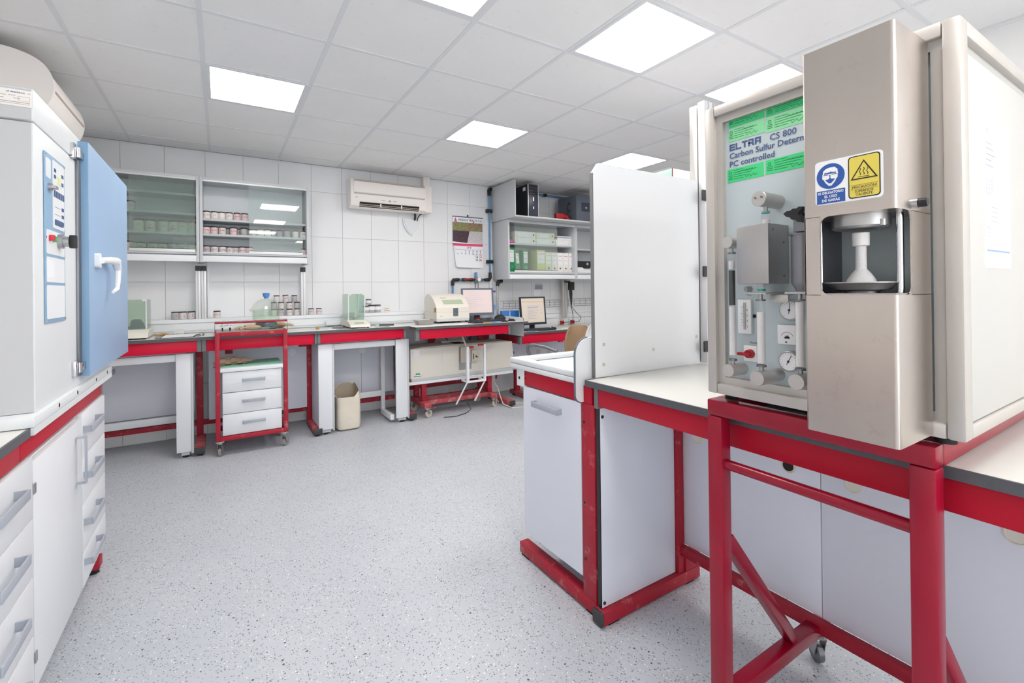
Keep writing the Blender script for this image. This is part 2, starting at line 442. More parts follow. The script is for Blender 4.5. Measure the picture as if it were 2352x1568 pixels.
# back wall: big glazed tiles, joints recessed
wall_back = struct('wall_back', 'grout', G().box(XL-.1, XR+.1, YB+.008, YB+.1, -.02, ZC+.05))
txs = [-1.10] + [-1.075+.3189*k for k in range(1, 21)] + [XR]
tzs = [0, .005, .495, .985, 1.475, 1.965, 2.455, ZC]
tz = [(.006, .495), (.495, .985), (.985, 1.475), (1.475, 1.965), (1.965, 2.455), (2.455, ZC)]
cache = {}
for i in range(len(txs)-1):
    if txs[i] > 4.95: continue
    for (z0, z1) in tz:
        x0, x1 = txs[i], txs[i+1]; k = (round(x1-x0, 3), round(z1-z0, 3))
        if k not in cache:
            cache[k] = G().box(-(x1-x0)/2+.0015, (x1-x0)/2-.0015, 0, .010, -(z1-z0)/2+.0015, (z1-z0)/2-.0015).mesh('tile', 'wall_tile')
        o = bpy.data.objects.new('tile', cache[k]); COL.objects.link(o); o.parent = wall_back; o.location = ((x0+x1)/2, YB, (z0+z1)/2)
struct('wall_left', 'paint', G().box(XL-.1, XL, YR, YB+.008, -.02, ZC+.05))
struct('wall_right', 'paint', G().box(3.56, 3.70, YR, 1.40, -.02, ZC+.05))
struct('wall_far_right', 'paint', G().box(XR, XR+.1, YR, YB+.008, -.02, ZC+.05))
WX0, WX1, WZ0, WZ1 = -.85, 2.3, .25, 2.62
struct('wall_rear', 'paint', G().box(XL, XR, YR-.1, YR, -.02, WZ0).box(XL, XR, YR-.1, YR, WZ1, ZC+.05).box(XL, WX0, YR-.1, YR, WZ0, WZ1).box(WX1, XR, YR-.1, YR, WZ0, WZ1))
win = struct('fill_window_1', 'white', G().box(WX0, WX0+.05, YR-.07, YR-.02, WZ0, WZ1).box(WX1-.05, WX1, YR-.07, YR-.02, WZ0, WZ1).box(WX0+.05, WX1-.05, YR-.07, YR-.02, WZ0, WZ0+.05).box(WX0+.05, WX1-.05, YR-.07, YR-.02, WZ1-.05, WZ1))  # unseen window added behind the camera to let in soft fill light
for k in range(4):
    a_ = WX0+.05+(WX1-WX0-.1)/4*k; b_ = a_+(WX1-WX0-.1)/4
    child('fill_window_pane', 'glass_clear', G().box(a_+.02, b_-.02, YR-.05, YR-.044, WZ0+.05, WZ1-.05), win)
    if k: child('fill_window_mullion', 'white', G().box(a_-.02, a_+.02, YR-.07, YR-.02, WZ0+.05, WZ1-.05), win)
struct('trim_1', 'white', G().box(3.015, 3.05, YB-.035, YB, 1.13, 2.28, .003))

# ------------------------------------------------------------------ generic small parts
def caster(t, x, y, yaw=0.0, R=.045, plate=.035, h=.13, col='white'):
    """swivel caster under point (x,y), top at height h"""
    c, s_ = math.cos(yaw), math.sin(yaw)
    ax = Vector((-s_, c, 0)); tr = Vector((c, s_, 0))*R*.5
    hub = Vector((x, y, R+.001))+tr
    b = t.p('caster', 'steel_dull', G().box(x-plate, x+plate, y-plate, y+plate, h-.006, h, .001).cyl((x, y, h-.006), (x, y, h-.022), plate*.75)
            .beam(Vector((x, y, h-.02))+ax*.017, hub+ax*.017, .03, .003, ax).beam(Vector((x, y, h-.02))-ax*.017, hub-ax*.017, .03, .003, ax))
    t.p('wheel', 'cream_dusty' if col == 'white' else ('steel_dull' if col == 'steel' else 'steel_dark'), G().tube([hub-ax*.011, hub-ax*.009, hub+ax*.009, hub+ax*.011], [R*.9, R, R, R*.9], 22), b)
    return b

def u_handle(t, parent, F, u0, u1, v0, v1, proj, m='handle_grey', th=.006):
    """flat bow handle on frame F: bar plus two returns"""
    g = G()
    if (u1-u0) > (v1-v0):
        g.frbox(F, u0, u1, v0, v1, proj-th, proj, .0015); g.frbox(F, u0, u0+th, v0, v1, 0, proj-th); g.frbox(F, u1-th, u1, v0, v1, 0, proj-th)
    else:
        g.frbox(F, u0, u1, v0, v1, proj-th, proj, .0015); g.frbox(F, u0, u1, v0, v0+th, 0, proj-th); g.frbox(F, u0, u1, v1-th, v1, 0, proj-th)
    return t.p('handle', m, g, parent)

def apron(t, x0, x1, y0, y1, z0, z1, m): return t.p('apron', m, G().box(x0, x1, y0, y1, z0, z1, .002))

# ------------------------------------------------------------------ left bench
t = Thing('laboratory_worktop', 'white worktop with dark edge under the drying oven', 'worktop', (-.79, 1.9, .93))
t.p('surface', 'worktop', G().box(XL, -.504, .2, 3.335, .931, .955, .001)); t.p('edge_band', 'edge_black', G().box(-.504, -.497, .2, 3.34, .930, .956))
t = Thing('laboratory_bench', 'red bench frame under the left worktop with the drying oven', 'bench', (-.79, 1.9, 0))
apron(t, -.535, -.505, .2, 1.93, .872, .930, 'red_island'); apron(t, -.535, -.505, 1.934, 3.03, .872, .930, 'red_island')
t.p('upright_end', 'upright_grey', G().box(-.537, -.503, 3.031, 3.06, .872, .930, .002).box(-1.06, -.98, 3.0, 3.05, .06, .93))
t.p('foot', 'red_worn', G().box(-1.08, -.512, 3.0, 3.07, .025, .075, .003)); t.p('foot_pad', 'rubber', G().cyl((-.54, 3.035, 0), (-.54, 3.035, .025), .022))
def drawer_unit(label, y0, y1, cuts, hy, open_gap=0):
    t = Thing('drawer_cabinet', label, 'cabinet', (-.78, (y0+y1)/2, .08))
    t.p('body', 'white_cab', G().box(-1.06, -.519, y0, y1, .125, .868, .001))
    for z1, z0 in zip(cuts[:-1], cuts[1:]):
        d = t.p('drawer', 'white_cab', G().box(-.518, -.500, y0+.002, y1-.002, z0+.002, z1-.002, .0015))
        F = FXp((-.500, 0, 0)); zc = z0+(z1-z0)*.40
        u_handle(t, d, F, hy[0], hy[1], zc-.014+.045, zc+.014+.045, .034)
drawer_unit('white drawer cabinet with bow handles at bottom left, left of the tall cupboard door', 1.44, 2.02, [.865, .672, .490, .308, .13], (1.66, 1.87))
drawer_unit('white drawer cabinet at the far end of the left bench, right of the cupboard door', 2.625, 3.075, [.862, .672, .475, .275, .128], (2.64, 2.87))
t = Thing('cupboard', 'white cupboard with one tall door and vertical bow handle below the oven', 'cabinet', (-.78, 2.32, .08))
t.p('body', 'white_cab', G().box(-1.06, -.519, 2.024, 2.621, .125, .85, .001))
d = t.p('door', 'white_cab', G().box(-.518, -.500, 2.026, 2.616, .132, .846, .0015))
u_handle(t, d, FXp((-.5, 0, 0)), 2.515, 2.535, .60, .79, .034)
for z in (.76, .235): t.p('hinge', 'steel_dull', G().box(-.5, -.4965, 2.022, 2.04, z-.016, z+.016), d)

# ------------------------------------------------------------------ drying oven
t = Thing('drying_oven', 'white drying oven with thick blue door standing on the left worktop', 'oven', (-.78, 2.7, .956))
t.p('plinth', 'oven_white', G().box(XL+.03, -.488, 1.99, 3.19, .957, .990, .003).box(-.4965, -.488, 1.99, 3.19, .934, .9565))
t.p('slot', 'dark_hole', G().prism([(-.488, 2.25+.006*math.cos(a*PI/6), .974+.008*math.sin(a*PI/6)) for a in range(12)], (.0012, 0, 0)))
for y in (2.50, 2.83, 3.07): t.p('slot', 'dark_hole', G().prism([(-.488, y+.006*math.cos(a*PI/6), .974+.008*math.sin(a*PI/6)) for a in range(12)], (.0012, 0, 0)))
t.p('body', 'oven_white', G().box(XL+.03, -.502, 2.064, 3.36, .990, 1.914, .004))
t.p('side_panel', 'oven_side_shade', G().box(XL+.03, -.507, 2.0605, 2.0635, .992, 1.912)); t.p('side_panel', 'oven_side_shade', G().box(XL+.03, -.506, 2.0590, 2.0615, 1.920, 2.016))  # thin sheets over the near side, shade painted in as darker grey
t.p('top_cover', 'oven_white', G().box(XL+.03, -.501, 2.062, 3.362, 1.918, 2.02, .004))
t.p('door_gasket', 'steel_dark', G().box(-.505, -.492, 2.56, 3.34, 1.03, 1.92, .003))
dr = t.p('door', 'blue_door', G().box(-.516, -.467, 2.604, 3.545, 1.024, 2.006, .004), label='thick light blue door')
t.p('door_edge_shade', 'blue_edge_shade', G().box(-.516, -.469, 2.6005, 2.6045, 1.025, 2.005, .001), dr, label='hinge-side edge with shade put into its blue')  # near face of the door, its shading put into a darker blue
F = FXp((-.467, 0, 0))
def P_(px, py, X=-.467): q = at(px, py, X=X); return q.y, q.z
hb = G(); y0, z0 = P_(219, 598)
hb.frrect(F, y0-.02, y0+.02, z0-.032, z0+.032, .014, 0, .018)
pts = [P_(219, 598), P_(234, 597), P_(246, 600), P_(250, 620), P_(249, 650), P_(247, 664), P_(241, 671)]
hb.tube([F.p(a, b, d_) for (a, b), d_ in zip(pts, (.02, .03, .034, .034, .034, .034, .03))], [.014, .016, .02, .015, .012, .011, .006], 10)
t.p('handle', 'sign_white', hb, dr, label='white lever handle')
for z in (1.94, 1.07): t.p('hinge', 'chrome', G().box(-.502, -.488, 2.485, 2.515, z-.03, z+.03, .002).cyl((-.487, 2.53, z-.02), (-.487, 2.53, z+.02), .010).box(-.495, -.480, 2.53, 2.60, z-.014, z+.014, .002))
F = FXp((-.501, 0, 0))
cp = t.p('control_panel', 'blue_print', G().frbox(F, 2.152, 2.385, 1.268, 1.850, 0, .004, .001))
for (u0, u1, v0, v1) in ((2.16, 2.215, 1.765, 1.832), (2.235, 2.375, 1.60, 1.84), (2.162, 2.374, 1.505, 1.588), (2.162, 2.374, 1.408, 1.495), (2.162, 2.374, 1.282, 1.398)):
    t.p('panel_field', 'white', G().frrect(F, u0, u1, v0, v1, .008, .004, .0048), cp)
t.p('display', 'lcd_yellow', G().frbox(F, 2.285, 2.325, 1.765, 1.79, .0048, .006), cp)
kb = G()
for k in range(5): kb.frbox(F, 2.248+.026*k, 2.266+.026*k, 1.712, 1.735, .0048, .006)
for k in range(2): kb.frbox(F, 2.25, 2.272, 1.80-.022*k, 1.812-.022*k, .0048, .006); kb.frbox(F, 2.34, 2.362, 1.795-.03*k, 1.807-.03*k, .0048, .006)
for k in range(3): kb.frbox(F, 2.34, 2.365, 1.672-.026*k, 1.684-.026*k, .0048, .006)
kb.frrect(F, 2.255, 2.36, 1.613, 1.633, .006, .0048, .006)
t.p('key_field', 'ink_blue', kb, cp)
t.p('print_line', 'ink_faint', G().frbox(F, 2.255, 2.32, 1.676, 1.678, .0048, .0055).frbox(F, 2.255, 2.32, 1.65, 1.652, .0048, .0055).frbox(F, 2.255, 2.32, 1.624+.0, 1.626, .0048, .0052), cp)
t.p('lock', 'steel_dull', G().frdisc(F, 2.19, 1.735, .013, .004, .014).frbox(F, 2.184, 2.215, 1.73, 1.74, .014, .024), cp)
t.p('button', 'switch_red', G().frbox(F, 2.185, 2.205, 1.55, 1.57, .0048, .018, .002), cp, label='red push button')
t.p('button', 'switch_green', G().frbox(F, 2.225, 2.245, 1.55, 1.57, .0048, .014, .002), cp, label='green push button')
t.p('knob', 'steel_dull', G().cyl(F.p(2.30, 1.558, .004), F.p(2.30, 1.558, .018), .026, 24).cyl(F.p(2.30, 1.558, .018), F.p(2.30, 1.558, .034), .019, 20), cp)
t.p('knob_grip', 'black', G().frbox(F, 2.292, 2.308, 1.534, 1.582, .034, .055, .003), cp)
t.p('note', 'paper', G().frbox(F, 2.17, 2.24, 1.425, 1.485, .0048, .0054), cp)
for u, v in ((2.158, 1.842), (2.379, 1.842), (2.158, 1.276), (2.379, 1.276), (2.158, 1.56)): t.p('screw', 'chrome', G().frdisc(F, u, v, .004, .004, .006, 10), cp)
F = FY((0, 2.0588, 0))
pl = t.p('rating_plate', 'ac_white', G().frbox(F, -.70, -.503, 1.958, 2.010, 0, .0015))
t.text('J.P. SELECTA, S.A.', F, -.560, 1.999, .0056, 'ink_blue', pl, bold=.0002, d=.0022)
t.text('CE', F, -.513, 1.999, .0058, 'ink_dark', pl, d=.0022); t.text('Hz 50/60', F, -.556, 1.989, .0042, 'ink_dark', pl, d=.0022); t.text('No 0500', F, -.545, 1.981, .0042, 'ink_dark', pl, d=.0022)
t.p('plate_field', 'ink_faint', G().frline(F, [(-.534, 1.976), (-.508, 1.976), (-.508, 1.989), (-.534, 1.989), (-.534, 1.976)], .0005, .0015, .0022), pl)
t.p('plate_line', 'ink_dark', G().frbox(F, -.60, -.562, 1.9885, 1.9895, .0015, .002).frbox(F, -.60, -.566, 1.980, 1.981, .0015, .002).frbox(F, -.60, -.508, 1.970, 1.971, .0015, .002).frbox(F, -.60, -.508, 1.965, 1.9656, .0015, .002), pl)

# ------------------------------------------------------------------ air conditioners
t = Thing('air_conditioner', 'cream air conditioner high on the left wall above the drying oven', 'air conditioner', (XL+.02, 3.85, 2.35))
prof = [(XL+.002, 2.36), (-.86, 2.36), (-.80, 2.40), (-.775, 2.47), (-.775, 2.53), (-.80, 2.60), (-.85, 2.645), (-.93, 2.672), (-1.03, 2.682), (XL+.002, 2.682)]
def smooth(P, n=5):
    out = []
    for i in range(1, len(P)-2):
        a_, b_, c_, d_ = P[i-1], P[i], P[i+1], P[i+2]
        for k in range(n):
            q_ = k/n; out.append(tuple(.5*((2*b_[j])+(-a_[j]+c_[j])*q_+(2*a_[j]-5*b_[j]+4*c_[j]-d_[j])*q_*q_+(-a_[j]+3*b_[j]-3*c_[j]+d_[j])*q_**3) for j in (0, 1)))
    return [P[0]]+out+[P[-2], P[-1]]
prof = smooth(prof)
t.p('housing', 'ac_white', G().prism([(x, 3.50, z) for x, z in prof], (0, .70, 0)))
t.p('end_cap', 'ac_white', G().prism([(x+(.01 if x > -1.0 else 0), 3.47, z) for x, z in prof], (0, .029, 0)))
t.p('groove', 'ac_shadow', G().box(-.780, -.7690, 3.53, 4.17, 2.488, 2.500))
t = Thing('air_conditioner', 'white air conditioner on the tiled back wall right of the glazed cabinets', 'air conditioner', (1.65, 5.3, 2.28))
prof = [(YB, 2.30), (5.26, 2.285), (5.21, 2.31), (5.195, 2.36), (5.195, 2.56), (5.215, 2.60), (5.26, 2.615), (YB, 2.615)]
t.p('housing', 'ac_white', G().prism([(1.205, y, z) for y, z in prof], (.86, 0, 0)))
t.p('front_panel', 'ac_white', G().box(1.235, 2.06, 5.188, 5.196, 2.455, 2.575, .003))
t.p('top_grille', 'ac_shadow', G().box(1.24, 2.05, 5.186, 5.19, 2.588, 2.593).box(1.235, 2.055, 5.188, 5.196, 2.578, 2.584))
t.p('groove', 'ac_shadow', G().box(1.24, 2.05, 5.190, 5.1965, 2.437, 2.449))
o = t.p('outlet', 'dark_hole', G().prism([(1.30, 5.187, 2.35), (1.30, 5.25, 2.35), (1.30, 5.25, 2.296), (1.30, 5.205, 2.306)], (.68, 0, 0)))
t.p('louver', 'ac_shadow', G().prism([(1.30, 5.183, 2.325), (1.30, 5.20, 2.331), (1.30, 5.201, 2.327), (1.30, 5.184, 2.319)], (.68, 0, 0)).prism([(1.30, 5.190, 2.309), (1.30, 5.205, 2.318), (1.30, 5.206, 2.312), (1.30, 5.191, 2.303)], (.68, 0, 0)), o)
for x in (1.52, 1.76): t.p('louver_pivot', 'ac_white', G().box(x, x+.012, 5.18, 5.20, 2.305, 2.345), o)
t.p('mark', 'ink_faint', G().box(1.62, 1.645, 5.192, 5.195, 2.375, 2.393).box(1.25, 1.28, 5.192, 5.195, 2.395, 2.401).box(1.54, 1.58, 5.192, 5.195, 2.384, 2.389).box(1.67, 1.71, 5.192, 5.195, 2.384, 2.389))
t.p('side_cover', 'ac_white', G().box(2.068, 2.165, 5.25, YB, 2.30, 2.62, .012))
t.p('trunking', 'ac_white', G().box(2.085, 2.165, 5.31, YB, 2.62, ZC, .004))
t.p('cable', 'cable_black', G().tube([(1.98, 5.33, 2.29), (1.985, 5.34, 2.25), (1.99, 5.37, 2.22)], .012).tube([(2.08, 5.33, 2.30), (2.04, 5.33, 2.28), (2.02, 5.35, 2.24), (2.018, 5.37, 2.21)], .006))
t = Thing('wall_cover', 'small white shield-shaped cover on the wall below the air conditioner', 'cover', (1.97, 5.38, 2.15))
sh = [(1.845, 2.235), (1.85, 2.17), (1.88, 2.10), (1.925, 2.055), (1.965, 2.03), (2.00, 2.055), (2.035, 2.10), (2.06, 2.17), (2.065, 2.235), (2.0, 2.225), (1.91, 2.225)]
t.p('shield', 'white', G().prism([(x, 5.375, z) for x, z in sh], (0, .024, 0)))
t.p('shield_face', 'white_cab', G().prism([(1.957+(x-1.957)*.85, 5.366, 2.14+(z-2.14)*.85) for x, z in sh], (0, .009, 0)))

# ------------------------------------------------------------------ back service duct and worktops
t = Thing('service_duct', 'long white service ledge along the back wall behind the worktops', 'ledge', (1.0, 5.3, 1.0))
t.p('duct', 'white', G().box(XL, 3.0, 5.19, YB, 1.003, 1.128, .002))
t.p('top_strip', 'white', G().box(XL, 3.0, 5.183, 5.19, 1.098, 1.130)); t.p('lower_strip', 'panel_grey', G().box(XL, 3.0, 5.184, 5.19, 1.026, 1.029).box(XL, 3.0, 5.1835, 5.19, 1.094, 1.0965))
for x in (.93, 3.0-.25): t.p('socket_block', 'white', G().box(x, x+.20, 5.16, 5.184, 1.015, 1.065, .004))
YF = 4.66
def worktop(label, x0, x1, yf, yb=5.183):
    t = Thing('laboratory_worktop', label, 'worktop', ((x0+x1)/2, 5.0, .975), group='worktops of the back bench')
    t.p('surface', 'worktop', G().box(x0, x1, yf+.004, yb, .977, 1.001, .001)); t.p('edge_band', 'edge_black', G().box(x0, x1, yf-.004, yf+.003, .975, 1.0015)); return t
worktop('back worktop with a glass balance and clipboard beside the blue oven door', XL, .762, YF)
worktop('back worktop carrying the glass-cased balance in front of three small jars', .764, 1.655, YF)
t = worktop('back worktop under the cream analyser and the first monitor', 1.657, 3.0, 4.45)
t.p('edge_band', 'edge_black', G().box(1.652, 1.657, 4.45, YF, .975, 1.001))
def bench_back(label, x0, x1, ap, up, foot, panel=None, dusty=True):
    t = Thing('laboratory_bench', label, 'bench', ((x0+x1)/2, 5.0, 0), group='red bench frames along the back wall')
    for a, b in ap: apron(t, a, b, YF+.02, YF+.05, .879, .974, 'red_apron')
    for a, b in up: t.p('upright', 'upright_grey', G().box(a, b, YF+.018, YF+.06, .878, .974, .002))
    t.p('rear_post', 'red_worn', G().box(foot+.0, foot+.05, 5.12, 5.17, .07, .974, .002))
    f = t.p('foot', 'red_dusty', G().box(foot, foot+.07, 4.72, 5.17, .022, .07, .003), label='dusty red foot bar')
    t.p('foot_cap', 'black_cap', G().box(foot-.003, foot+.073, 4.705, 4.72, .018, .072, .002), f)
    t.p('foot_pad', 'rubber', G().cyl((foot+.035, 4.75, 0), (foot+.035, 4.75, .022), .02).cyl((foot+.035, 5.12, 0), (foot+.035, 5.12, .022), .02), f)
    t.p('lower_rail', 'red_worn', G().box(x0, x1, 5.175, 5.205, .150, .195, .002))
    return t
t1 = bench_back('red-aproned bench frame at left, partly behind the blue oven door', XL, -.12, [(-1.02, -.172)], [(-.172, -.142)], -.195)
t1.p('back_panel', 'panel_grey', G().box(XL, -.21, 5.215, 5.235, .27, .95))
t2 = bench_back('red-aproned bench frame behind the red drawer trolley', -.12, .77, [(-.105, .738)], [(-.140, -.108), (.741, .764)], .735)
t2.p('back_panel', 'panel_grey', G().box(-.10, .74, 5.13, 5.15, .20, .86)); t2.p('top_rail', 'edge_black', G().box(-.1, .74, 5.10, 5.13, .86, .885))
t2.p('hook_plate', 'red_worn', G().box(.03, .09, 5.08, 5.12, .80, .86).box(.66, .73, 5.08, 5.12, .82, .87)); t2.p('hole_cap', 'white', G().lathe((.60, 5.13, .765), [(.036, 0), (.036, -.004), (.03, -.005)], 24, 'y'))
t3 = bench_back('red-aproned bench frame above the cut-open jerrycan', .77, 1.66, [(.795, 1.60)], [(.767, .793), (1.603, 1.63)], 1.67)
t3.p('back_panel', 'panel_grey', G().box(.79, 1.30, 5.215, 5.235, .24, .95)); t3.p('back_panel', 'panel_grey', G().box(1.303, 1.66, 5.215, 5.235, .24, .95))
for px in (831.8, 877): q = at(px, 803, Y=5.21); t3.p('hole_cap', 'white', G().lathe((q.x, 5.215, q.z), [(.038, 0), (.038, -.005), (.03, -.006)], 24, 'y'))
t4 = Thing('laboratory_bench', 'red-aproned bench frame above the long cream instrument', 'bench', (2.3, 5.0, 0), group='red bench frames along the back wall')
a0 = 4.47
t4.p('apron', 'red_apron', G().box(1.70, 2.745, a0, a0+.03, .876, .970, .002)); t4.p('upright', 'upright_grey', G().box(1.657, 1.698, a0+.005, a0+.05, .862, .974, .002).box(2.747, 2.77, a0, a0+.04, .866, .962, .002))
t4.p('upright', 'upright_grey', G().box(2.60, 2.68, 5.10, 5.16, .3, .974)); t4.p('rear_post', 'red_worn', G().box(2.70, 2.83, 5.11, 5.16, .07, .974, .002))
t4.p('rear_post', 'red_worn', G().box(2.06, 2.12, 5.11, 5.16, .45, .974, .002))
f = t4.p('foot', 'red_dusty', G().box(2.84, 2.91, 4.62, 5.20, .022, .07, .003)); t4.p('foot_cap', 'black_cap', G().box(2.837, 2.913, 4.605, 4.62, .018, .072, .002), f)
t4.p('foot_pad', 'rubber', G().cyl((2.875, 4.66, 0), (2.875, 4.66, .022), .02).cyl((2.875, 5.15, 0), (2.875, 5.15, .022), .02), f)
t4.p('lower_rail', 'red_worn', G().box(1.7, 3.0, 5.175, 5.205, .23, .28, .002)); t4.p('back_panel', 'panel_grey', G().box(1.7, 2.06, 5.215, 5.235, .30, .95).box(2.063, 3.0, 5.215, 5.235, .30, .95))
t4.p('white_post', 'white_cab', G().box(2.86, 2.94, 5.12, 5.17, .07, .974, .002))

# white balance tables under the bench
def balance_table(label, legs, rail, back, side=None):
    t = Thing('balance_table', label, 'table', ((rail[0]+rail[1])/2, 4.9, 0), group='white steel balance tables under the bench')
    for a, b, post in legs:
        t.p('leg_panel', 'white_cab', G().box(a, b-.018, 4.715, 4.735, .052, .866, .001))
        t.p('leg', 'grey_frame', G().box(b-.017, b, 4.715, 4.76, .035, .866, .002).box(a+.03, b-.03, 4.737, 4.78, .02, .12))
        t.p('foot_pad', 'rubber', G().cyl(((a+b)/2, 4.76, 0), ((a+b)/2, 4.76, .02), .02))
    t.p('top_rail', 'white_cab', G().box(rail[0], rail[1], 4.73, 4.77, .805, .862, .002))
    t.p('rear_rail', 'white_cab', G().box(back[0], back[1], 5.08, 5.11, .225, .285, .002))
    if side:
        for x in side:
            t.p('side_frame', 'white_cab', G().box(x, x+.04, 4.76, 5.11, .03, .085, .002).box(x, x+.04, 5.07, 5.11, .085, .80, .002).box(x, x+.04, 4.78, 5.11, .80, .86, .002))
    return t
balance_table('white steel balance table under the bench left of the drawer trolley', [(-.318, -.200, 0)], (-1.05, -.32), (-1.05, -.22), [-.262])
b = balance_table('white steel balance table standing over the cut-open jerrycan', [(.778, .921, 0), (1.527, 1.668, 0)], (.925, 1.525), (.80, 1.52), [1.478])
b.p('gable', 'panel_grey', G().box(.778, .792, 4.737, 5.10, .08, .866))

# posts under wall cabinets
for lab, xs in (('pair of white aluminium posts between the two glazed wall cabinets', ((-.197, -.157), (-.153, -.113))), ('single white aluminium post under the right end of the glazed wall cabinets', ((.70, .742),))):
    t = Thing('support_post', lab, 'post', ((xs[0][0]+xs[-1][1])/2, 5.22, 1.13))
    for a, b in xs:
        t.p('post', 'alu_white', G().box(a, b, 5.20, 5.24, 1.131, 1.575, .002)); t.p('groove', 'ink_faint', G().box(a+.017, a+.022, 5.1985, 5.2005, 1.131, 1.575))
        t.p('post_cap', 'black_cap', G().box(a-.001, b+.001, 5.195, 5.245, 1.576, 1.622, .003))
    t.p('wall_rail', 'alu_white', G().box(xs[-1][1]+.004, xs[-1][1]+.02, 5.34, YB, 1.131, 1.62))

# ------------------------------------------------------------------ glazed wall cabinets
def wall_cabinet(name, label, x0, x1, z0, z1, yf, shelves, band, glassx, gm, group=None, rail=None):
    t = Thing(name, label, 'cabinet', ((x0+x1)/2, (yf+YB)/2, z0), group=group)
    w_ = .024
    t.p('side_panel', 'grey_frame', G().box(x0, x0+w_, yf, YB-.002, z0, z1, .001)); t.p('side_panel', 'grey_frame', G().box(x1-w_, x1, yf, YB-.002, z0, z1, .001))
    t.p('top_panel', 'grey_frame', G().box(x0+w_, x1-w_, yf, YB-.002, z1-w_, z1, .001)); t.p('bottom_panel', 'grey_frame', G().box(x0+w_, x1-w_, yf+.01, YB-.002, band, band+.016, .001))
    t.p('back_panel', 'white', G().box(x0+w_, x1-w_, YB-.014, YB-.003, z0+.02, z1-w_))
    t.p('valance', 'white', G().box(x0+w_, x1-w_, yf, yf+.015, z0+.004, band-.012, .001)); t.p('track', 'alu_white', G().box(x0+w_, x1-w_, yf+.002, yf+.03, band+.016, band+.022).box(x0+w_, x1-w_, yf+.002, yf+.03, z1-w_-.012, z1-w_))
    for z in shelves: t.p('shelf', 'grey_frame', G().box(x0+w_+.001, x1-w_-.001, yf+.06, YB-.015, z-.016, z+.004, .001))
    for k, (a, b) in enumerate(glassx):
        y = yf+.012+.012*k
        g = t.p('sliding_door', gm, G().box(a, b, y, y+.004, band+.04, z1-w_-.008), label='sliding glass door')
        t.p('door_rail', 'alu_white', G().box(a, b-.0, y-.003, y+.007, band+.022, band+.042, .001), g)
        t.p('seal', 'black', G().box(a+.005, b-.005, y-.002, y+.006, band+.0425, band+.047), g)
    return t
CZ0, CZ1, CYF = 1.650, 2.428, 5.08
wall_cabinet('glazed_wall_cabinet', 'left glazed wall cabinet with large cream jars behind glass, beside the blue door', XL+.02, -.160, CZ0, CZ1, CYF, [2.27, 2.095, 1.915], 1.722, [(-.66, -.19)], 'glass_grey', 'glazed wall cabinets full of jars')
wall_cabinet('glazed_wall_cabinet', 'right glazed wall cabinet, its left half open with jars of red writing', -.158, .765, CZ0, CZ1, CYF, [2.056, 1.915], 1.722, [(.236, .705)], 'glass_cab', 'glazed wall cabinets full of jars')

# ------------------------------------------------------------------ jars
def make_jar(r, h, body, cream=False):
    t = Thing('sample_jar', 'x', 'jar', (0, 0, 0), local=True)
    t.p('body', body, G().lathe((0, 0, 0), [(r*.92, 0), (r, .004), (r, h*.80), (r*.93, h*.85), (r*.86, h*.86)], 20))
    t.p('lid', 'lid_black', G().lathe((0, 0, 0), [(r*.97, h*.86), (r*.99, h*.87), (r*.99, h*.985), (r*.95, h), (0, h)], 20))
    return t.o
JR, JH = .0305, .074
protos = {}
def scribble_mesh(txt, r, h, vert):
    k = (txt, r, h, vert)
    if k in protos: return protos[k]
    c = bpy.data.curves.new('t', 'FONT'); c.body = txt; c.size = r*.62; c.align_x = 'CENTER'; c.offset = .0002; c.resolution_u = 1; c.shear = .2
    ob = bpy.data.objects.new('t', c); me = bpy.data.meshes.new_from_object(ob); bpy.data.objects.remove(ob); bpy.data.curves.remove(c)
    for v in me.vertices:
        u, w_ = (v.co.x, v.co.y) if not vert else (-v.co.y+r*.5, v.co.x*.8)
        a = u/r*1.05; v.co = (math.sin(a)*(r+.0006), -math.cos(a)*(r+.0006), h*.42+w_)
    me.materials.clear(); me.materials.append(MATS['ink_red']); protos[k] = me; return me
ORD = ['first', 'second', 'third', 'fourth', 'fifth', 'sixth', 'seventh', 'eighth', 'ninth', 'tenth', 'eleventh', 'twelfth']
def jar(x, y, z, label, kind='jar_body', txt=None, r=JR, h=JH, group='jars', vert=False, tilt=0):
    k = (kind, r, h)
    if k not in protos:
        o = make_jar(r, h, kind); protos[k] = o; o.location = (x, y, z)
    else: o = dup(protos[k], (x, y, z))
    o['label'] = label; o['group'] = group; o.rotation_euler = (0, tilt, 0)
    # forget writing carried over from the first jar of a kind
    for c in list(o.children):
        if c.name.startswith('writing'): bpy.data.objects.remove(c)
    if txt:
        c = bpy.data.objects.new('writing', scribble_mesh(txt, r, h, vert)); COL.objects.link(c); c.parent = o; c['label'] = 'red handwriting'
    return o
Z6 = lambda zx: 440+zx/8.4
grp = 'jars in the right glazed wall cabinet'
row = [(290, 'jar_white', 'A-1272'), (443, 'jar_white', 'H'), (580, 'jar_white', None), (725, 'jar_white', 'AS1'), (880, 'jar_pink', 'A-H2'), (1025, 'jar_pink', 'N-1522')]
for i, (zx, k, tx) in enumerate(row):
    jar(XA(Z6(zx), 495, 5.20), 5.20, 2.061, f'{ORD[i]} jar from the left on the upper jar shelf of the right glazed cabinet', k, tx, group=grp)
row = [(288, 'jar_pink', 'A-M', 5.2), (437, 'jar_pink', 'A1302', 5.2), (595, 'jar_body', 'A-M2', 5.2), (700, 'jar_grey', None, 5.28), (810, 'jar_pink', 'N-5322', 5.2), (915, 'jar_grey', 'HI', 5.28), (1010, 'jar_grey', None, 5.2), (1100, 'jar_grey', None, 5.28),
       (1200, 'jar_body', 'A1', 5.24), (1330, 'jar_white', 'N-6732', 5.2), (1465, 'jar_white', 'K-1', 5.2), (1570, 'jar_grey', 'B', 5.26), (1700, 'jar_grey', None, 5.24)]
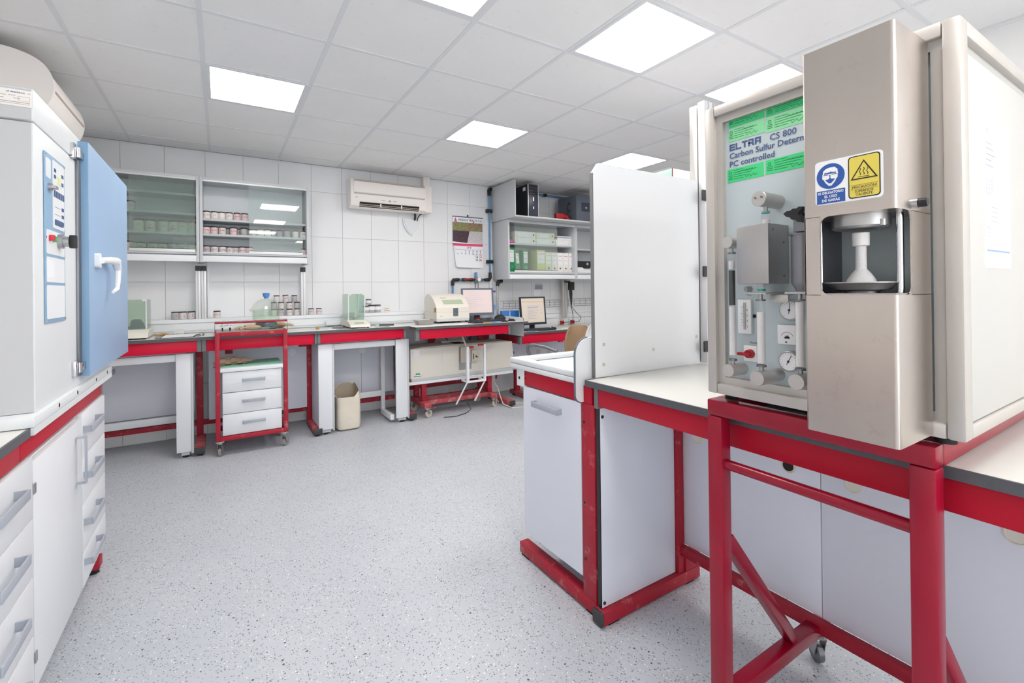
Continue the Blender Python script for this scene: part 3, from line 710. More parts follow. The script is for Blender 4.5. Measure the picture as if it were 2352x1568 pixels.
for i, (zx, k, tx, y) in enumerate(row):
    jar(XA(Z6(zx), 535, y), y, 1.920, f'{ORD[i] if i < 12 else "thirteenth"} jar from the left on the middle jar shelf of the right glazed cabinet', k, tx, group=grp)
for i, (zx, k, tx) in enumerate([(1840, 'jar_grey', None), (2005, 'jar_white', 'I'), (2150, 'jar_white', 'ARF')]):
    jar(XA(Z6(zx), 540, 5.2), 5.2, 1.920, f'jar behind glass at the right end of the middle jar shelf, {["third from right, grey", "second from right, white", "rightmost, white"][i]}', k, tx, group=grp)
row = [(295, 'jar_grey', 'AC', 5.2), (445, 'jar_body', 'DST-', 5.2), (600, 'jar_body', 'A-1302', 5.2), (738, 'jar_body', 'M', 5.235), (860, 'jar_body', 'DS7', 5.24), (985, 'jar_body', 'AN521', 5.2), (1115, 'jar_pink', 'LS', 5.2)]
for i, (zx, k, tx, y) in enumerate(row):
    jar(XA(Z6(zx), 585, y), y, 1.739, f'{ORD[i]} jar from the left on the bottom of the right glazed cabinet', k, tx, group=grp)
jar(XA(Z6(2165), 580, 5.2), 5.2, 1.739, 'pink jar at the bottom right corner of the right glazed cabinet', 'jar_pink', None, group=grp)
Z4 = lambda zx: 240+zx/3.92
grp = 'jars in the left glazed wall cabinet'
for i, zx in enumerate((308, 417, 530, 620, 703, 787)):
    jar(XA(Z4(zx), 535, 5.2), 5.2, 1.920, f'{ORD[i]} large cream jar from the left on the third shelf behind the left glass door', 'jar_cream', ['12', 'B\nMA', '13', 'SI\nMA', 'Pr', '1'][i], .040, .108, grp)
for i, zx in enumerate((262, 328, 440, 525, 618, 705, 790)):
    jar(XA(Z4(zx), 570, 5.2), 5.2, 1.739, f'{ORD[i]} large cream jar from the left at the bottom of the left glazed cabinet', 'jar_cream', [None, '1', '4', '5', 'NP', 'PF', None][i], .040, .085, grp)
jar(XA(300, 480, 5.22), 5.22, 2.10, 'white jar at the left on the second shelf of the left glazed cabinet', 'jar_body', 'M', .034, .085, grp, True)
jar(XA(297, 575, 5.16), 5.16, 1.739, 'jar with red label at the bottom left of the left glazed cabinet beside the door', 'jar_pink', 'S', .030, .09, grp, True)
grp = 'jars on the service ledge'; Y_ = 5.26; LZ = 1.1305
for (px, tx, lab) in ((402.7, 'AS2', 'leftmost jar of three on the ledge left of the paired posts'), (420.5, 'A-31', 'middle jar of three on the ledge left of the paired posts'), (440, 'N-4', 'right jar of three on the ledge, touching the paired posts')):
    jar(XA(px, 725, Y_), Y_, LZ, lab, 'jar_grey' if px == 402.7 else 'jar_body', tx, .031, .070, grp, True)
jar(XA(498.5, 722, Y_), Y_, LZ, 'lone jar with red writing on the ledge right of the paired posts', 'jar_body', '1-20-32', .029, .068, grp)
Z2 = lambda zx: 480+zx/7.84
for k, (zx, z, tl, lab) in enumerate(((1330-40, 0, 0, 'jar in the bottom row of the stack, behind the glass dome'), (1450, 0, 0, 'jar in the bottom row of the stack, middle of three'), (1584, 0, 0, 'jar in the bottom row of the stack, beside the post'),
        (1170, 1, 0, 'jar in the middle row of the stack, leftmost behind the dome'), (1300, 1, 0, 'jar in the middle row of the stack, second from left'), (1450, 1, 0, 'jar in the middle row of the stack, third from left'), (1584, 1, 0, 'jar in the middle row of the stack, beside the post'),
        (1218, 2, 0, 'topmost left jar of the stack'), (1392, 2, -.13, 'tilted jar on top of the stack'), (1540, 2, 0, 'topmost right jar of the stack, beside the post'), (1170, 0, 0, 'jar in the bottom row of the stack, leftmost behind the dome'))):
    hh = .069
    jar(XA(Z2(zx), 700, Y_), Y_, LZ+z*hh+(.0035 if tl else 0), lab, 'jar_body' if k % 3 else 'jar_grey', ['R-14', 'S-63', '2-04', None, 'F', 'M', None, None, 'DSTD', 'F1', None][k], .0275, .0685, grp, k in (5, 9), tl)
for px, tx, lab in ((714.5, 'AST-1', 'left jar of two on the ledge right of the single post'), (732.5, 'DST-12', 'right jar of two on the ledge right of the single post')):
    jar(XA(px, 715, Y_), Y_, LZ, lab, 'jar_body', tx, .028, .066, grp)
def clear_jar(x, y, z, lab, h, r=.036):
    t = Thing('sample_jar', lab, 'jar', (x, y, z), group='labelled jars beside the glass-cased balance', local=True)
    t.p('body', 'jar_grey', G().lathe((0, 0, 0), [(r*.95, 0), (r, .004), (r, h*.86), (r*.9, h*.87)], 20))
    t.p('lid', 'lid_black', G().lathe((0, 0, 0), [(r*.95, h*.87), (r*.95, h), (0, h)], 20))
    l_ = t.p('paper_label', 'label_white', G().lathe((0, 0, 0), [(r+.0008, h*.35), (r+.0008, h*.74)], 20)); return t
clear_jar(XA(840, 725, 5.27), 5.27, LZ, 'labelled jar on the ledge hidden right behind the glass-cased balance', .078)
clear_jar(XA(853.5, 725, 5.27), 5.27, LZ, 'middle labelled jar on the ledge right of the glass-cased balance', .086)
clear_jar(XA(867.5, 725, 5.27), 5.27, LZ, 'rightmost labelled jar on the ledge right of the glass-cased balance', .086)
clear_jar(XA(846, 690, 5.27), 5.27, LZ+.088, 'labelled jar stacked above the others beside the glass-cased balance', .062, .03)
t = Thing('timer', 'small cream timer with coloured buttons on the ledge', 'timer', (1.605, 5.26, LZ))
t.p('case', 'cream', G().box(1.572, 1.640, 5.25, 5.27, LZ, LZ+.052, .004)); F = FY((0, 5.25, 0))
t.p('display', 'lcd_green', G().frbox(F, 1.582, 1.622, LZ+.034, LZ+.045, 0, .001))
for k in range(3): t.p('button', ('ink_red', 'ink_blue', 'ink_red')[k], G().frdisc(F, 1.586+.014*k, LZ+.018, .005, 0, .002, 12))
t.p('button', 'ink_red', G().frdisc(F, 1.63, LZ+.014, .004, 0, .002, 12))

# ------------------------------------------------------------------ balances
def balance(label, x0, x1, y0, y1, z, ztop, base_y0, wide=.0):
    t = Thing('analytical_balance', label, 'balance', ((x0+x1)/2, (y0+y1)/2, z))
    bh = .075
    t.p('base', 'cream', G().prism([(x0-wide, base_y0, z+.012), (x0-wide, y1, z+.012), (x0-wide, y1, z+bh), (x0-wide, y0, z+bh), (x0-wide, base_y0+.02, z+.035)], (x1-x0+2*wide, 0, 0)))
    t.p('display', 'lcd_green', G().prism([(x0+.04, base_y0+.035, z+.0425), (x0+.04, base_y0+.075, z+.058), (x0+.04, base_y0+.076, z+.056), (x0+.04, base_y0+.036, z+.041)], (.09, 0, 0)))
    for a, b in ((x0, base_y0+.02), (x1-.02, base_y0+.02), (x0, y1-.03), (x1-.02, y1-.03)): t.p('foot', 'rubber', G().cyl((a+.01, b, z), (a+.01, b, z+.014), .01, 12))
    h = ztop
    for a, b in ((x0, y0), (x1-.008, y0), (x0, y1-.03), (x1-.012, y1-.03)): t.p('post', 'alu_white', G().box(a, a+.008, b, b+.008, z+bh, h))
    c = t.p('glass_case', 'glass_green', G().box(x0+.008, x1-.008, y0+.001, y0+.004, z+bh, h-.004), label='glass draught shield')
    t.p('glass_side', 'glass_green', G().box(x0+.001, x0+.004, y0+.008, y1-.03, z+bh, h-.004).box(x1-.004, x1-.001, y0+.008, y1-.03, z+bh, h-.004), c)
    t.p('glass_top', 'glass_green', G().box(x0, x1, y0, y1-.03, h-.004, h), c); t.p('corner', 'cream', G().box(x0, x0+.03, y0-.002, y0+.02, h-.012, h+.002).box(x1-.03, x1, y0-.002, y0+.02, h-.012, h+.002), c)
    t.p('back_housing', 'cream', G().box(x0+.004, x1-.004, y1-.03, y1, z+bh, z+.17, .004).box(x0+.004, x1-.004, y1-.012, y1, z+.17, h))
    cx_, cy_ = (x0+x1)/2, (y0+y1)/2-.01
    t.p('weighing_pan', 'steel_dark', G().lathe((cx_, cy_, z+bh), [(.008, 0), (.008, .012), (.045, .013), (.047, .018), (0, .018)], 24))
    return t
q0, q1 = XA(800, 740, 4.86), XA(839, 740, 4.86)
t = balance('glass-cased analytical balance on the worktop in front of the labelled jars', q0, q1, 4.86, 5.14, 1.002, at(820, 675, Y=4.86).z, 4.70, .012)
t.p('beaker', 'jar_grey', G().lathe((q0+.06, 5.0, 1.097), [(.03, 0), (.034, .05), (.032, .05), (.028, .004)], 20))
t = balance('glass-cased analytical balance at left, cut off by the blue oven door', -.80, -.515, 4.82, 5.12, 1.002, at(340, 688, Y=4.82).z, 4.72, .015)
t.p('pan_cover', 'steel_dark', G().prism([(-.64, 4.92, 1.08), (-.54, 4.92, 1.08), (-.55, 4.92, 1.12), (-.57, 4.92, 1.155), (-.61, 4.92, 1.158), (-.63, 4.92, 1.145)], (0, .05, 0)))

# clipboard and scraps
t = Thing('clipboard', 'dark clipboard with a stack of white sheets on the back worktop', 'clipboard', (-.30, 4.78, 1.002))
t.p('board', 'black', G().prism([(-.435, 4.70, 1.0025), (-.19, 4.70, 1.0025), (-.175, 4.98, 1.0025), (-.42, 4.98, 1.0025)], (0, 0, .004)))
for k in range(4): t.p('sheet', 'paper', G().prism([(-.415+.004*k, 4.70, 1.007+.003*k), (-.20+.004*k, 4.695, 1.007+.003*k), (-.185+.003*k, 4.90, 1.007+.003*k), (-.40+.002*k, 4.90, 1.007+.003*k)], (0, 0, .0022)))
t.p('clip', 'steel_dull', G().prism([(-.35, 4.93, 1.02), (-.27, 4.93, 1.02), (-.28, 4.945, 1.05), (-.34, 4.945, 1.05)], (0, .006, 0)).box(-.37, -.25, 4.90, 4.97, 1.009, 1.016))
for k, (px, py, s_, m_, lab) in enumerate(((366, 768, .022, 'glass_bowl', 'small glass dish on the worktop near the left balance'), (401, 764, .02, 'glass_bowl', 'small glass dish behind the clipboard'))):
    q = at(px, py+4, Z=1.0); q.y = 4.98-.05*k; q = at(px, py, Y=q.y)
    single('glass_dish', m_, G().lathe((q.x, q.y, 1.002), [(s_, 0), (s_*1.3, .022), (s_*1.22, .022), (s_*.9, .003)], 18), lab, 'dish', (q.x, q.y, 1.002))
single('brush', 'wood', G().tube([(-.47, 4.93, 1.012), (-.42, 4.95, 1.02), (-.37, 4.97, 1.014)], [.006, .012, .004], 8), 'small brown brush lying behind the clipboard', 'brush', (-.42, 4.95, 1.002))
single('steel_scoop', 'steel_dull', G().lathe((-.43, 4.72, 1.002), [(.02, 0), (.03, .008), (.028, .008), (.018, .002)], 16), 'small steel scoop beside the clipboard', 'scoop', (-.43, 4.72, 1.002))
single('tape_roll', 'steel_dull', G().lathe((-.145, 4.83, 1.002), [(.012, 0), (.022, .001), (.022, .018), (.012, .018)], 18), 'small metal ring right of the clipboard', 'ring', (-.145, 4.83, 1.002))
for k in range(2): single('pen', 'steel_dull', G().tube([(-.185+.02*k, 4.73, 1.006), (-.165+.02*k, 4.86, 1.006)], .004, 8), ('left' if not k else 'right')+' thin metal spatula lying right of the clipboard', 'spatula', (-.17+.02*k, 4.8, 1.002))
single('cork_block', 'wood', G().box(.785, .815, 4.86, 4.885, 1.002, 1.028, .004), 'tiny brown block on the worktop right of the trolley', 'block', (.80, 4.87, 1.002))
t = Thing('wire_gauze_sheet', 'dark grey glass slab let into the worktop left of the balance', 'slab', (1.0, 4.8, 1.001)); t.p('slab', 'glass_grey', G().box(.95, 1.10, 4.72, 4.90, 1.0015, 1.006)); t.p('rim', 'black', G().box(.94, 1.11, 4.90, 4.91, 1.0015, 1.008))
single('marker_pen', 'black', G().tube([(1.42, 4.93, 1.009), (1.56, 4.87, 1.009)], .007, 8), 'black marker pen on the worktop left of the steel tray', 'pen', (1.5, 4.9, 1.002))
single('tweezers', 'tape_teal', G().tube([(1.25, 4.99, 1.006), (1.40, 4.97, 1.006)], .004, 6), 'teal tweezers lying right of the glass-cased balance', 'tweezers', (1.3, 4.98, 1.002))
single('square_tile', 'glass_grey', G().box(1.33, 1.47, 4.72, 4.80, 1.002, 1.007), 'small glass plate right of the glass-cased balance', 'plate', (1.4, 4.76, 1.002))
# steel tray
x0, x1, y0, y1, z = XA(956, 747, 4.72), XA(1000, 747, 4.72), 4.68, 4.86, 1.002
t = Thing('steel_tray', 'shallow steel tray on the worktop left of the cream analyser', 'tray', ((x0+x1)/2, 4.77, z))
g = G()
def rr(e, zz): return [(x0-e, y0-e, zz), (x1+e, y0-e, zz), (x1+e, y1+e, zz), (x0-e, y1+e, zz)]
g.rings([rr(-.035, z), rr(-.012, z+.052), rr(0, z+.053), rr(-.012, z+.049), rr(-.033, z+.004)])
t.p('pan', 'steel_dull', g)

# ------------------------------------------------------------------ cream bench analyser
t = Thing('bench_analyser', 'cream curved-top analyser with green display on the back worktop', 'analyser', (2.24, 4.98, 1.002))
ax0, ax1, yf = XA(1003, 735, 4.80), XA(1078, 735, 4.80), 4.80
zt = at(1045, 677, Y=4.98).z
prof = [(yf, 1.028), (yf, 1.175), (yf+.02, 1.20), (yf+.10, 1.275), (yf+.17, 1.315), (yf+.25, 1.33), (yf+.31, 1.315), (yf+.35, 1.27), (yf+.365, 1.20), (yf+.365, 1.028)]
t.p('housing', 'cream', G().prism([(ax0, a, b) for a, b in prof], (ax1-ax0, 0, 0)))
t.p('plinth', 'grey_frame', G().box(ax0+.003, ax1-.003, yf-.004, yf+.36, 1.020, 1.055, .003)); t.p('seam', 'cream_dark', G().box(ax0-.001, ax1+.001, yf-.0015, yf+.36, 1.124, 1.127))
for x in (ax0+.03, ax1-.12, ax1-.03): t.p('foot', 'black', G().box(x-.012, x+.012, yf+.004, yf+.03, 1.002, 1.021))
t.p('foot', 'black', G().box(ax0+.03, ax1-.03, yf+.30, yf+.33, 1.002, 1.021))
sl = Vector((0, .08, .075)).normalized()
F = Fr((0, yf+.02, 1.20), (1, 0, 0), sl)
t.p('display', 'lcd_green', G().frbox(F, ax0+.10, ax1-.06, .018, .085, 0, .003)); t.p('print_mark', 'ink_faint', G().frbox(Fr((0, yf+.10, 1.275), (1, 0, 0), Vector((0, .07, .04))), ax0+.09, ax0+.16, .01, .016, .0, .002))
F = FY((0, yf, 0)); xc = (ax0+ax1)/2+.03
t.p('card_slot', 'monitor_grey', G().frbox(F, xc-.03, xc+.03, 1.078, 1.168, 0, .004)); t.p('card', 'glass_cab', G().frbox(F, xc-.022, xc+.022, 1.072, 1.160, .004, .008)); t.p('logo', 'green_logo', G().frbox(F, ax0+.045, ax0+.068, 1.078, 1.084, 0, .001))
t.p('side_recess', 'wood', G().box(ax0-.003, ax0, yf+.01, yf+.06, 1.125, 1.175)) 

# ------------------------------------------------------------------ monitors, keyboards, mice
def monitor(label, cx, cy, z, rz, w_, h, frame, scr, tilt=.12, lines=None):
    t = Thing('monitor', label, 'monitor', (cx, cy, z), rz, local=True, group='flat computer monitors')
    st = t.p('stand', 'monitor_black', G().lathe((0, .05, 0), [(.10, 0), (.10, .008), (.03, .014)], 24, sx=1.15).box(-.035, .035, .045, .07, .01, .16, .004))
    n = Vector((0, -math.cos(tilt), math.sin(tilt))); u = Vector((0, math.sin(tilt), math.cos(tilt)))
    F = Fr((0, 0, .065), (1, 0, 0), u)
    bz = t.p('bezel', frame, G().frbox(F, -w_/2, w_/2, 0, h, -.03, -.004, .003).frbox(F, -w_/2, w_/2, 0, .028, -.004, .002).frbox(F, -w_/2, w_/2, h-.018, h, -.004, .002).frbox(F, -w_/2, -w_/2+.018, .028, h-.018, -.004, .002).frbox(F, w_/2-.018, w_/2, .028, h-.018, -.004, .002))
    s_ = t.p('screen', scr, G().frbox(F, -w_/2+.018, w_/2-.018, .028, h-.018, -.004, -.002))
    t.p('back_cover', frame, G().frbox(F, -w_*.3, w_*.3, .05, h-.06, -.06, -.03, .008), bz)
    if lines:
        for (a, b, c, d, m_) in lines: t.p('screen_text', m_, G().frbox(F, -w_/2+a*w_, -w_/2+b*w_, c*h, d*h, -.002, -.0012), s_)
    return t
random.seed(3)
ln1 = [(.10+.05*(k % 3), .45+.3*random.random(), .86-.07*k, .866-.07*k, 'screen_line') for k in range(9)]
q0 = at(1072, 718, Y=4.95); q1 = at(1138, 715, Y=4.95)
monitor('flat monitor with pink-grey screen right of the cream analyser', (q0.x+q1.x)/2-.03, 4.97, 1.002, -.16, .40, .325, 'monitor_grey', 'screen_pink', .10, ln1)
ln2 = [(.08, .92, .80, .84, 'screen_orange'), (.25, .75, .66, .675, 'screen_line'), (.3, .7, .60, .625, 'screen_line')] + [(.28, .28+.1+.35*random.random(), .56-.05*k, .572-.05*k, 'screen_line') for k in range(8)] + [(.82, .85, .42, .44, 'ink_red')]
q0 = at(1203, 743, Y=4.92); q1 = at(1252, 741, Y=4.92)
monitor('flat black monitor showing a document on the lower desk at right', (q0.x+q1.x)/2+.0, 4.93, .851, -.10, .37, .36, 'monitor_black', 'screen_beige', .12, ln2)
def keyboard(label, cx, cy, z, rz):
    t = Thing('keyboard', label, 'keyboard', (cx, cy, z), rz, local=True, group='black keyboards')
    t.p('case', 'monitor_black', G().prism([(-.22, -.075, 0), (-.22, .075, 0), (-.22, .075, .024), (-.22, -.075, .010)], (.44, 0, 0)))
    g = G()
    for i in range(5):
        for j in range(18):
            x = -.205+.0232*j; y = -.058+.026*i; zz = .0105+(y+.075)/.15*.014
            g.box(x, x+.018, y, y+.019, zz, zz+.007)
    t.p('keys', 'key', g, kind='stuff'); return t
keyboard('black keyboard in front of the pink-grey monitor on the high worktop', 2.56, 4.60, 1.0015, .03)
keyboard('black keyboard on the lower desk in front of the document monitor', 3.36, 4.76, .851, -.02)
def mouse(label, x, y, z, rz=0):
    t = Thing('mouse', label, 'mouse', (x, y, z), rz, local=True, group='black computer mice')
    R = []
    for i in range(9):
        a = -1+2*i/8; r = math.sqrt(max(0, 1-a*a*.96)); R.append([Vector((.03*r*math.cos(PI*k/8), a*.055, .028*r*max(0, math.sin(PI*k/8))*(1-.15*a))) for k in range(9)])
    t.p('shell', 'black', G().rings(R)); t.p('wheel', 'monitor_grey', G().cyl((-.003, .03, .026), (.003, .03, .026), .008, 12)); return t
mouse('black mouse on the high worktop next to the rounded white end panel', 2.88, 4.62, 1.002, .3)
mouse('black mouse on the lower desk right of the keyboard', 3.66, 4.84, .851, .1)
# cable clutter
t = Thing('cable_bundle', 'tangle of black cables and adapters behind the first keyboard', 'cables', (2.55, 4.85, 1.002))
random.seed(5)
for k in range(5):
    x = 2.52+.07*k; pts = [(x+random.uniform(-.05, .05), 4.74+.03*j+random.uniform(-.01, .01), 1.008+random.uniform(0, .04)*(0 < j < 4)) for j in range(5)]
    t.p('cable', 'cable_black', G().tube(pts, .004, 6))
t.p('plug', 'red_plastic', G().box(2.54, 2.58, 4.84, 4.87, 1.002, 1.03, .003))
single('black_bag', 'black', G().lathe((2.90, 4.92, 1.002), [(.06, 0), (.065, .02), (.05, .045), (.02, .062), (.0, .064)], 12, sx=1.2, sy=.8), 'black pouch on the worktop below the first monitor', 'pouch', (2.90, 4.92, 1.002))
t = Thing('water_bottle', 'clear plastic water bottle with dark blue cap behind the first monitor', 'bottle', (2.915, 5.10, 1.002))
qb = at(1133, 665, Y=5.10); bx_ = XA(1135.5, 700, 5.10)
t.p('body', 'bottle_clear', G().lathe((bx_, 5.10, 1.002), [(.036, 0), (.038, .01), (.036, .09), (.038, .1), (.038, .2), (.034, .25), (.018, .31), (.014, .335)], 20)); t.p('cap', 'ink_blue', G().cyl((bx_, 5.10, 1.337), (bx_, 5.10, 1.36), .017, 16)); t.p('bottle_label', 'blue_label', G().lathe((bx_, 5.10, 1.002), [(.0385, .12), (.0385, .18)], 20))
for k, (m_, l_) in enumerate((('wood', 'brown rag'), ('pipe_blue', 'light blue marker'), ('blue_label', 'pale blue marker'))):
    q = at(1085+9*k, 739, Z=1.0); xx = 2.44+.07*k
    single('marker_pen' if k else 'rag', m_, G().tube([(xx, 4.50, 1.009), (xx+.09, 4.48+.01*k, 1.009)], [.008, .006], 8), f'{l_} at the front edge of the high worktop before the keyboard', 'pen' if k else 'rag', (xx, 4.49, 1.002))
t = Thing('blue_folder', 'bright blue plastic box standing behind the end of the high worktop', 'box', (3.16, 5.2, .851))
t.p('box', 'bag_blue', G().box(3.04, 3.30, 5.10, 5.16, .851, at(1160, 714, Y=5.1).z, .008)); t.p('fold', 'white', G().box(3.15, 3.158, 5.094, 5.10, .86, 1.09))

# end panel of the high worktop
t = Thing('end_panel', 'white end panel with rounded front corner closing the high worktop', 'panel', (3.012, 4.85, .83))
arc = [(4.56+.05-.05*math.cos(a), 1.0+.04*math.sin(a)) for a in (0, .4, .8, 1.2, 1.57)]
pts = [(4.56, .818)] + arc + [(5.17, 1.04), (5.17, .818)]
t.p('board', 'white_cab', G().prism([(3.003, y, z) for y, z in pts], (.014, 0, 0))); t.p('edge_band', 'edge_black', G().tube([(3.01, 4.557, .818), (3.01, 4.557, 1.0)] + [(3.01, y-.003, z) for y, z in arc[1:]], .004, 6).box(3.003, 3.017, 4.56, 5.17, .812, .818))

# ------------------------------------------------------------------ lower desk at right
t = Thing('laboratory_worktop', 'lower white desk top with papers and keyboard at right', 'worktop', (4.0, 5.0, .82))
LD = 4.66
t.p('surface', 'worktop', G().box(3.025, XR, LD+.004, 5.3, .826, .850, .001)); t.p('edge_band', 'edge_black', G().box(3.02, XR, LD-.004, LD+.003, .8245, .8505).box(3.018, 3.0245, LD, 5.3, .8, .812))
t = Thing('laboratory_bench', 'red-aproned frame under the lower desk at right', 'bench', (4.0, 5.0, 0))
t.p('apron', 'red_apron', G().box(3.06, 5.0, LD+.01, LD+.04, .715, .822, .002)); t.p('apron', 'red_worn', G().box(3.025, 3.05, LD+.06, 5.25, .715, .80, .002)); t.p('upright', 'upright_grey', G().box(3.022, 3.058, LD+.008, LD+.058, .712, .822, .002))
t.p('modesty_panel', 'panel_grey', G().box(3.06, 5.0, 5.02, 5.04, .35, .80)); t.p('foot', 'red_dusty', G().box(3.20, 3.27, 4.35, 5.2, .02, .07, .003))
t.p('foot_pad', 'rubber', G().cyl((3.235, 4.4, 0), (3.235, 4.4, .02), .02).cyl((3.235, 5.15, 0), (3.235, 5.15, .02), .02)); t.p('rear_post', 'red_worn', G().box(3.20, 3.27, 5.05, 5.10, .07, .82, .002)); t.p('lower_rail', 'red_worn', G().box(3.27, 5.0, 5.06, 5.09, .30, .35))
for px in (1238, 1263): q = at(px, 807, Y=5.0); t.p('hole', 'cream_dark', G().lathe((q.x, 5.02, q.z), [(.03, 0), (.03, -.004), (.02, -.004), (.02, -.001)], 20, 'y'))
t.p('hook', 'red_apron', G().box(3.62, 3.68, LD+.01, LD+.05, .70, .715))
for k, (x0, y0, w_, h_, rz) in enumerate(((3.25, 4.67, .30, .10, .05), (3.40, 4.70, .28, .12, -.08), (3.62, 4.69, .25, .09, .12), (3.10, 4.67, .20, .09, 0))):
    c = Vector((x0+w_/2, y0+h_/2, .8515+.0016*k)); M = Matrix.Rotation(rz, 3, 'Z')
    single('paper_sheet', 'paper', G().prism([c+M@Vector(v) for v in ((-w_/2, -h_/2, 0), (w_/2, -h_/2, 0), (w_/2, h_/2, 0), (-w_/2, h_/2, 0))], (0, 0, .0012)), ['white sheet lying in front of the lower keyboard', 'white sheet overlapping others on the lower desk front', 'rightmost white sheet on the lower desk', 'white sheet at the left corner of the lower desk'][k], 'paper', tuple(c), 'sheets on the lower desk')
single('ballpoint_pen', 'ink_blue', G().tube([(3.15, 4.69, .864), (3.24, 4.70, .860)], .005, 8), 'blue pen on the sheets at the left corner of the lower desk', 'pen', (3.2, 4.7, .86))
single('notepad', 'binder_yellow', G().box(3.78, 3.98, 4.84, 4.92, .8515, .858), 'yellow notepad right of the mouse on the lower desk', 'notepad', (3.88, 4.88, .851))

# wire trays, sockets, trunking, notice on the wall at right
def wire_tray(label, x0, x1, z0, z1):
    t = Thing('wire_cable_tray', label, 'cable tray', ((x0+x1)/2, 5.34, z0), group='wire cable trays')
    for z in (z0, z0+.03, z1-.03, z1): t.p('long_wire', 'steel_dark', G().cyl((x0, 5.32, z), (x1, 5.32, z), .0025, 6))
    n = int((x1-x0)/.095)
    for k in range(n+1): x = x0+(x1-x0)*k/n; t.p('cross_wire', 'steel_dark', G().tube([(x, 5.395, z0), (x, 5.32, z0), (x, 5.32, z1), (x, 5.395, z1)], .0025, 6))
wire_tray('wire cable tray on the wall left of the aluminium post', 3.19, 4.15, 1.115, 1.215)
wire_tray('wire cable tray on the wall right of the aluminium post', 4.30, 4.95, 1.12, 1.225)
t = Thing('support_post', 'aluminium post with hanging black adapter on the wall at right', 'post', (4.21, 5.3, .95))
for x in (4.165, 4.205): t.p('post', 'alu', G().box(x, x+.036, 5.28, 5.315, .96, 1.505, .003))
t.p('post_cap', 'black_cap', G().box(4.20, 4.30, 5.275, 5.31, 1.46, 1.49))
t = Thing('power_adapter', 'black power adapter with looped cables hanging beside the post', 'adapter', (4.32, 5.28, 1.36))
t.p('brick', 'black', G().box(4.27, 4.36, 5.25, 5.29, 1.35, 1.47, .006))
random.seed(11)
for k in range(5): t.p('cable', 'cable_black', G().tube([(4.27+.01*k, 5.26, 1.45), (4.265+.012*k, 5.25, 1.3), (4.28+.006*k, 5.245, 1.18), (4.29, 5.25, 1.10), (4.31-.004*k, 5.255, 1.17), (4.30+.004*k, 5.26, 1.34)], .005, 6))
t.p('cable', 'cable_black', G().tube([(4.30, 5.25, 1.10), (4.33, 5.26, 1.0), (4.35, 5.28, .93), (4.32, 5.3, .89), (4.22, 5.33, .885)], .004, 6)); t.p('cable', 'cable_black', G().tube([(4.30, 5.25, 1.11), (4.40, 5.26, 1.02), (4.50, 5.28, .95), (4.48, 5.30, .89), (4.41, 5.33, .885)], .004, 6))
for k, (x, lab) in enumerate(((4.205, 'wall socket with red plug below the aluminium post'), (4.40, 'wall socket with red plug right of the aluminium post'))):
    t = Thing('wall_socket', lab, 'socket', (x, 5.38, .885), group='wall sockets above the lower desk')
    t.p('plate', 'white', G().box(x-.045, x+.045, 5.375, YB-.001, .853, .93, .003)); t.p('plug', 'red_plastic', G().box(x-.028, x+.022, 5.335, 5.375, .86, .91, .003)); t.p('cable_end', 'black', G().cyl((x-.0, 5.335, .885), (x, 5.32, .885), .01, 10))
t = Thing('wall_duct', 'white ribbed cable duct along the wall above the lower desk', 'duct', (4.1, 5.39, .95))
for z in (.95, 1.02): t.p('rib', 'white', G().box(3.06, 4.95, 5.388, YB-.0005, z, z+.045, .002))
t = Thing('notice', 'printed notice taped to the wall above the black monitor', 'notice', (3.82, 5.39, 1.35))
t.p('sheet', 'paper', G().box(3.745, 3.90, 5.392, YB-.0005, 1.36, 1.45)); t.p('sheet', 'paper', G().box(3.735, 3.85, 5.393, YB-.0004, 1.27, 1.355)); t.p('print', 'ink_faint', G().box(3.755, 3.89, 5.391, 5.392, 1.37, 1.43)); t.p('print', 'blue_label', G().box(3.755, 3.89, 5.391, 5.392, 1.435, 1.445))
t = Thing('elbow_pipe', 'black elbow and grey pipe dropping behind the first monitor', 'pipe', (3.09, 5.33, 1.1))
t.p('elbow', 'black', G().tube([(3.16, 5.30, 1.49), (3.13, 5.30, 1.485), (3.10, 5.30, 1.46), (3.09, 5.30, 1.42)], [.03, .03, .026, .022], 12)); t.p('pipe', 'alu', G().cyl((3.09, 5.30, 1.42), (3.09, 5.30, 1.04), .014, 12))

# ------------------------------------------------------------------ right wall cabinets, binders
RY, RZ0, RZ1, RB = 5.0, 1.503, 2.262, 1.575
wall_cabinet('glazed_wall_cabinet', 'grey wall cabinet with binders behind sliding glass at right of the calendar', 3.08, 4.185, RZ0, RZ1, RY, [1.965], RB, [(XA(1182, 570, 5.01), XA(1280, 570, 5.01))], 'glass_cab')
wall_cabinet('glazed_wall_cabinet', 'grey wall cabinet with a black case, cut off by the white partition', 4.187, 5.2, RZ0, RZ1, RY, [1.93], RB, [], 'glass_cab')
t = Thing('top_shelf', 'deep grey shelf with upright side board on top of the right wall cabinets', 'shelf', (3.9, 5.1, 2.262))
t.p('board', 'grey_frame', G().box(3.055, 5.2, 4.79, YB-.002, 2.264, 2.283, .002)); t.p('side_board', 'grey_frame', G().box(3.055, 3.07, 4.79, YB-.03, 2.284, 2.718, .001))
bz = RB+.0165; YS = 5.07
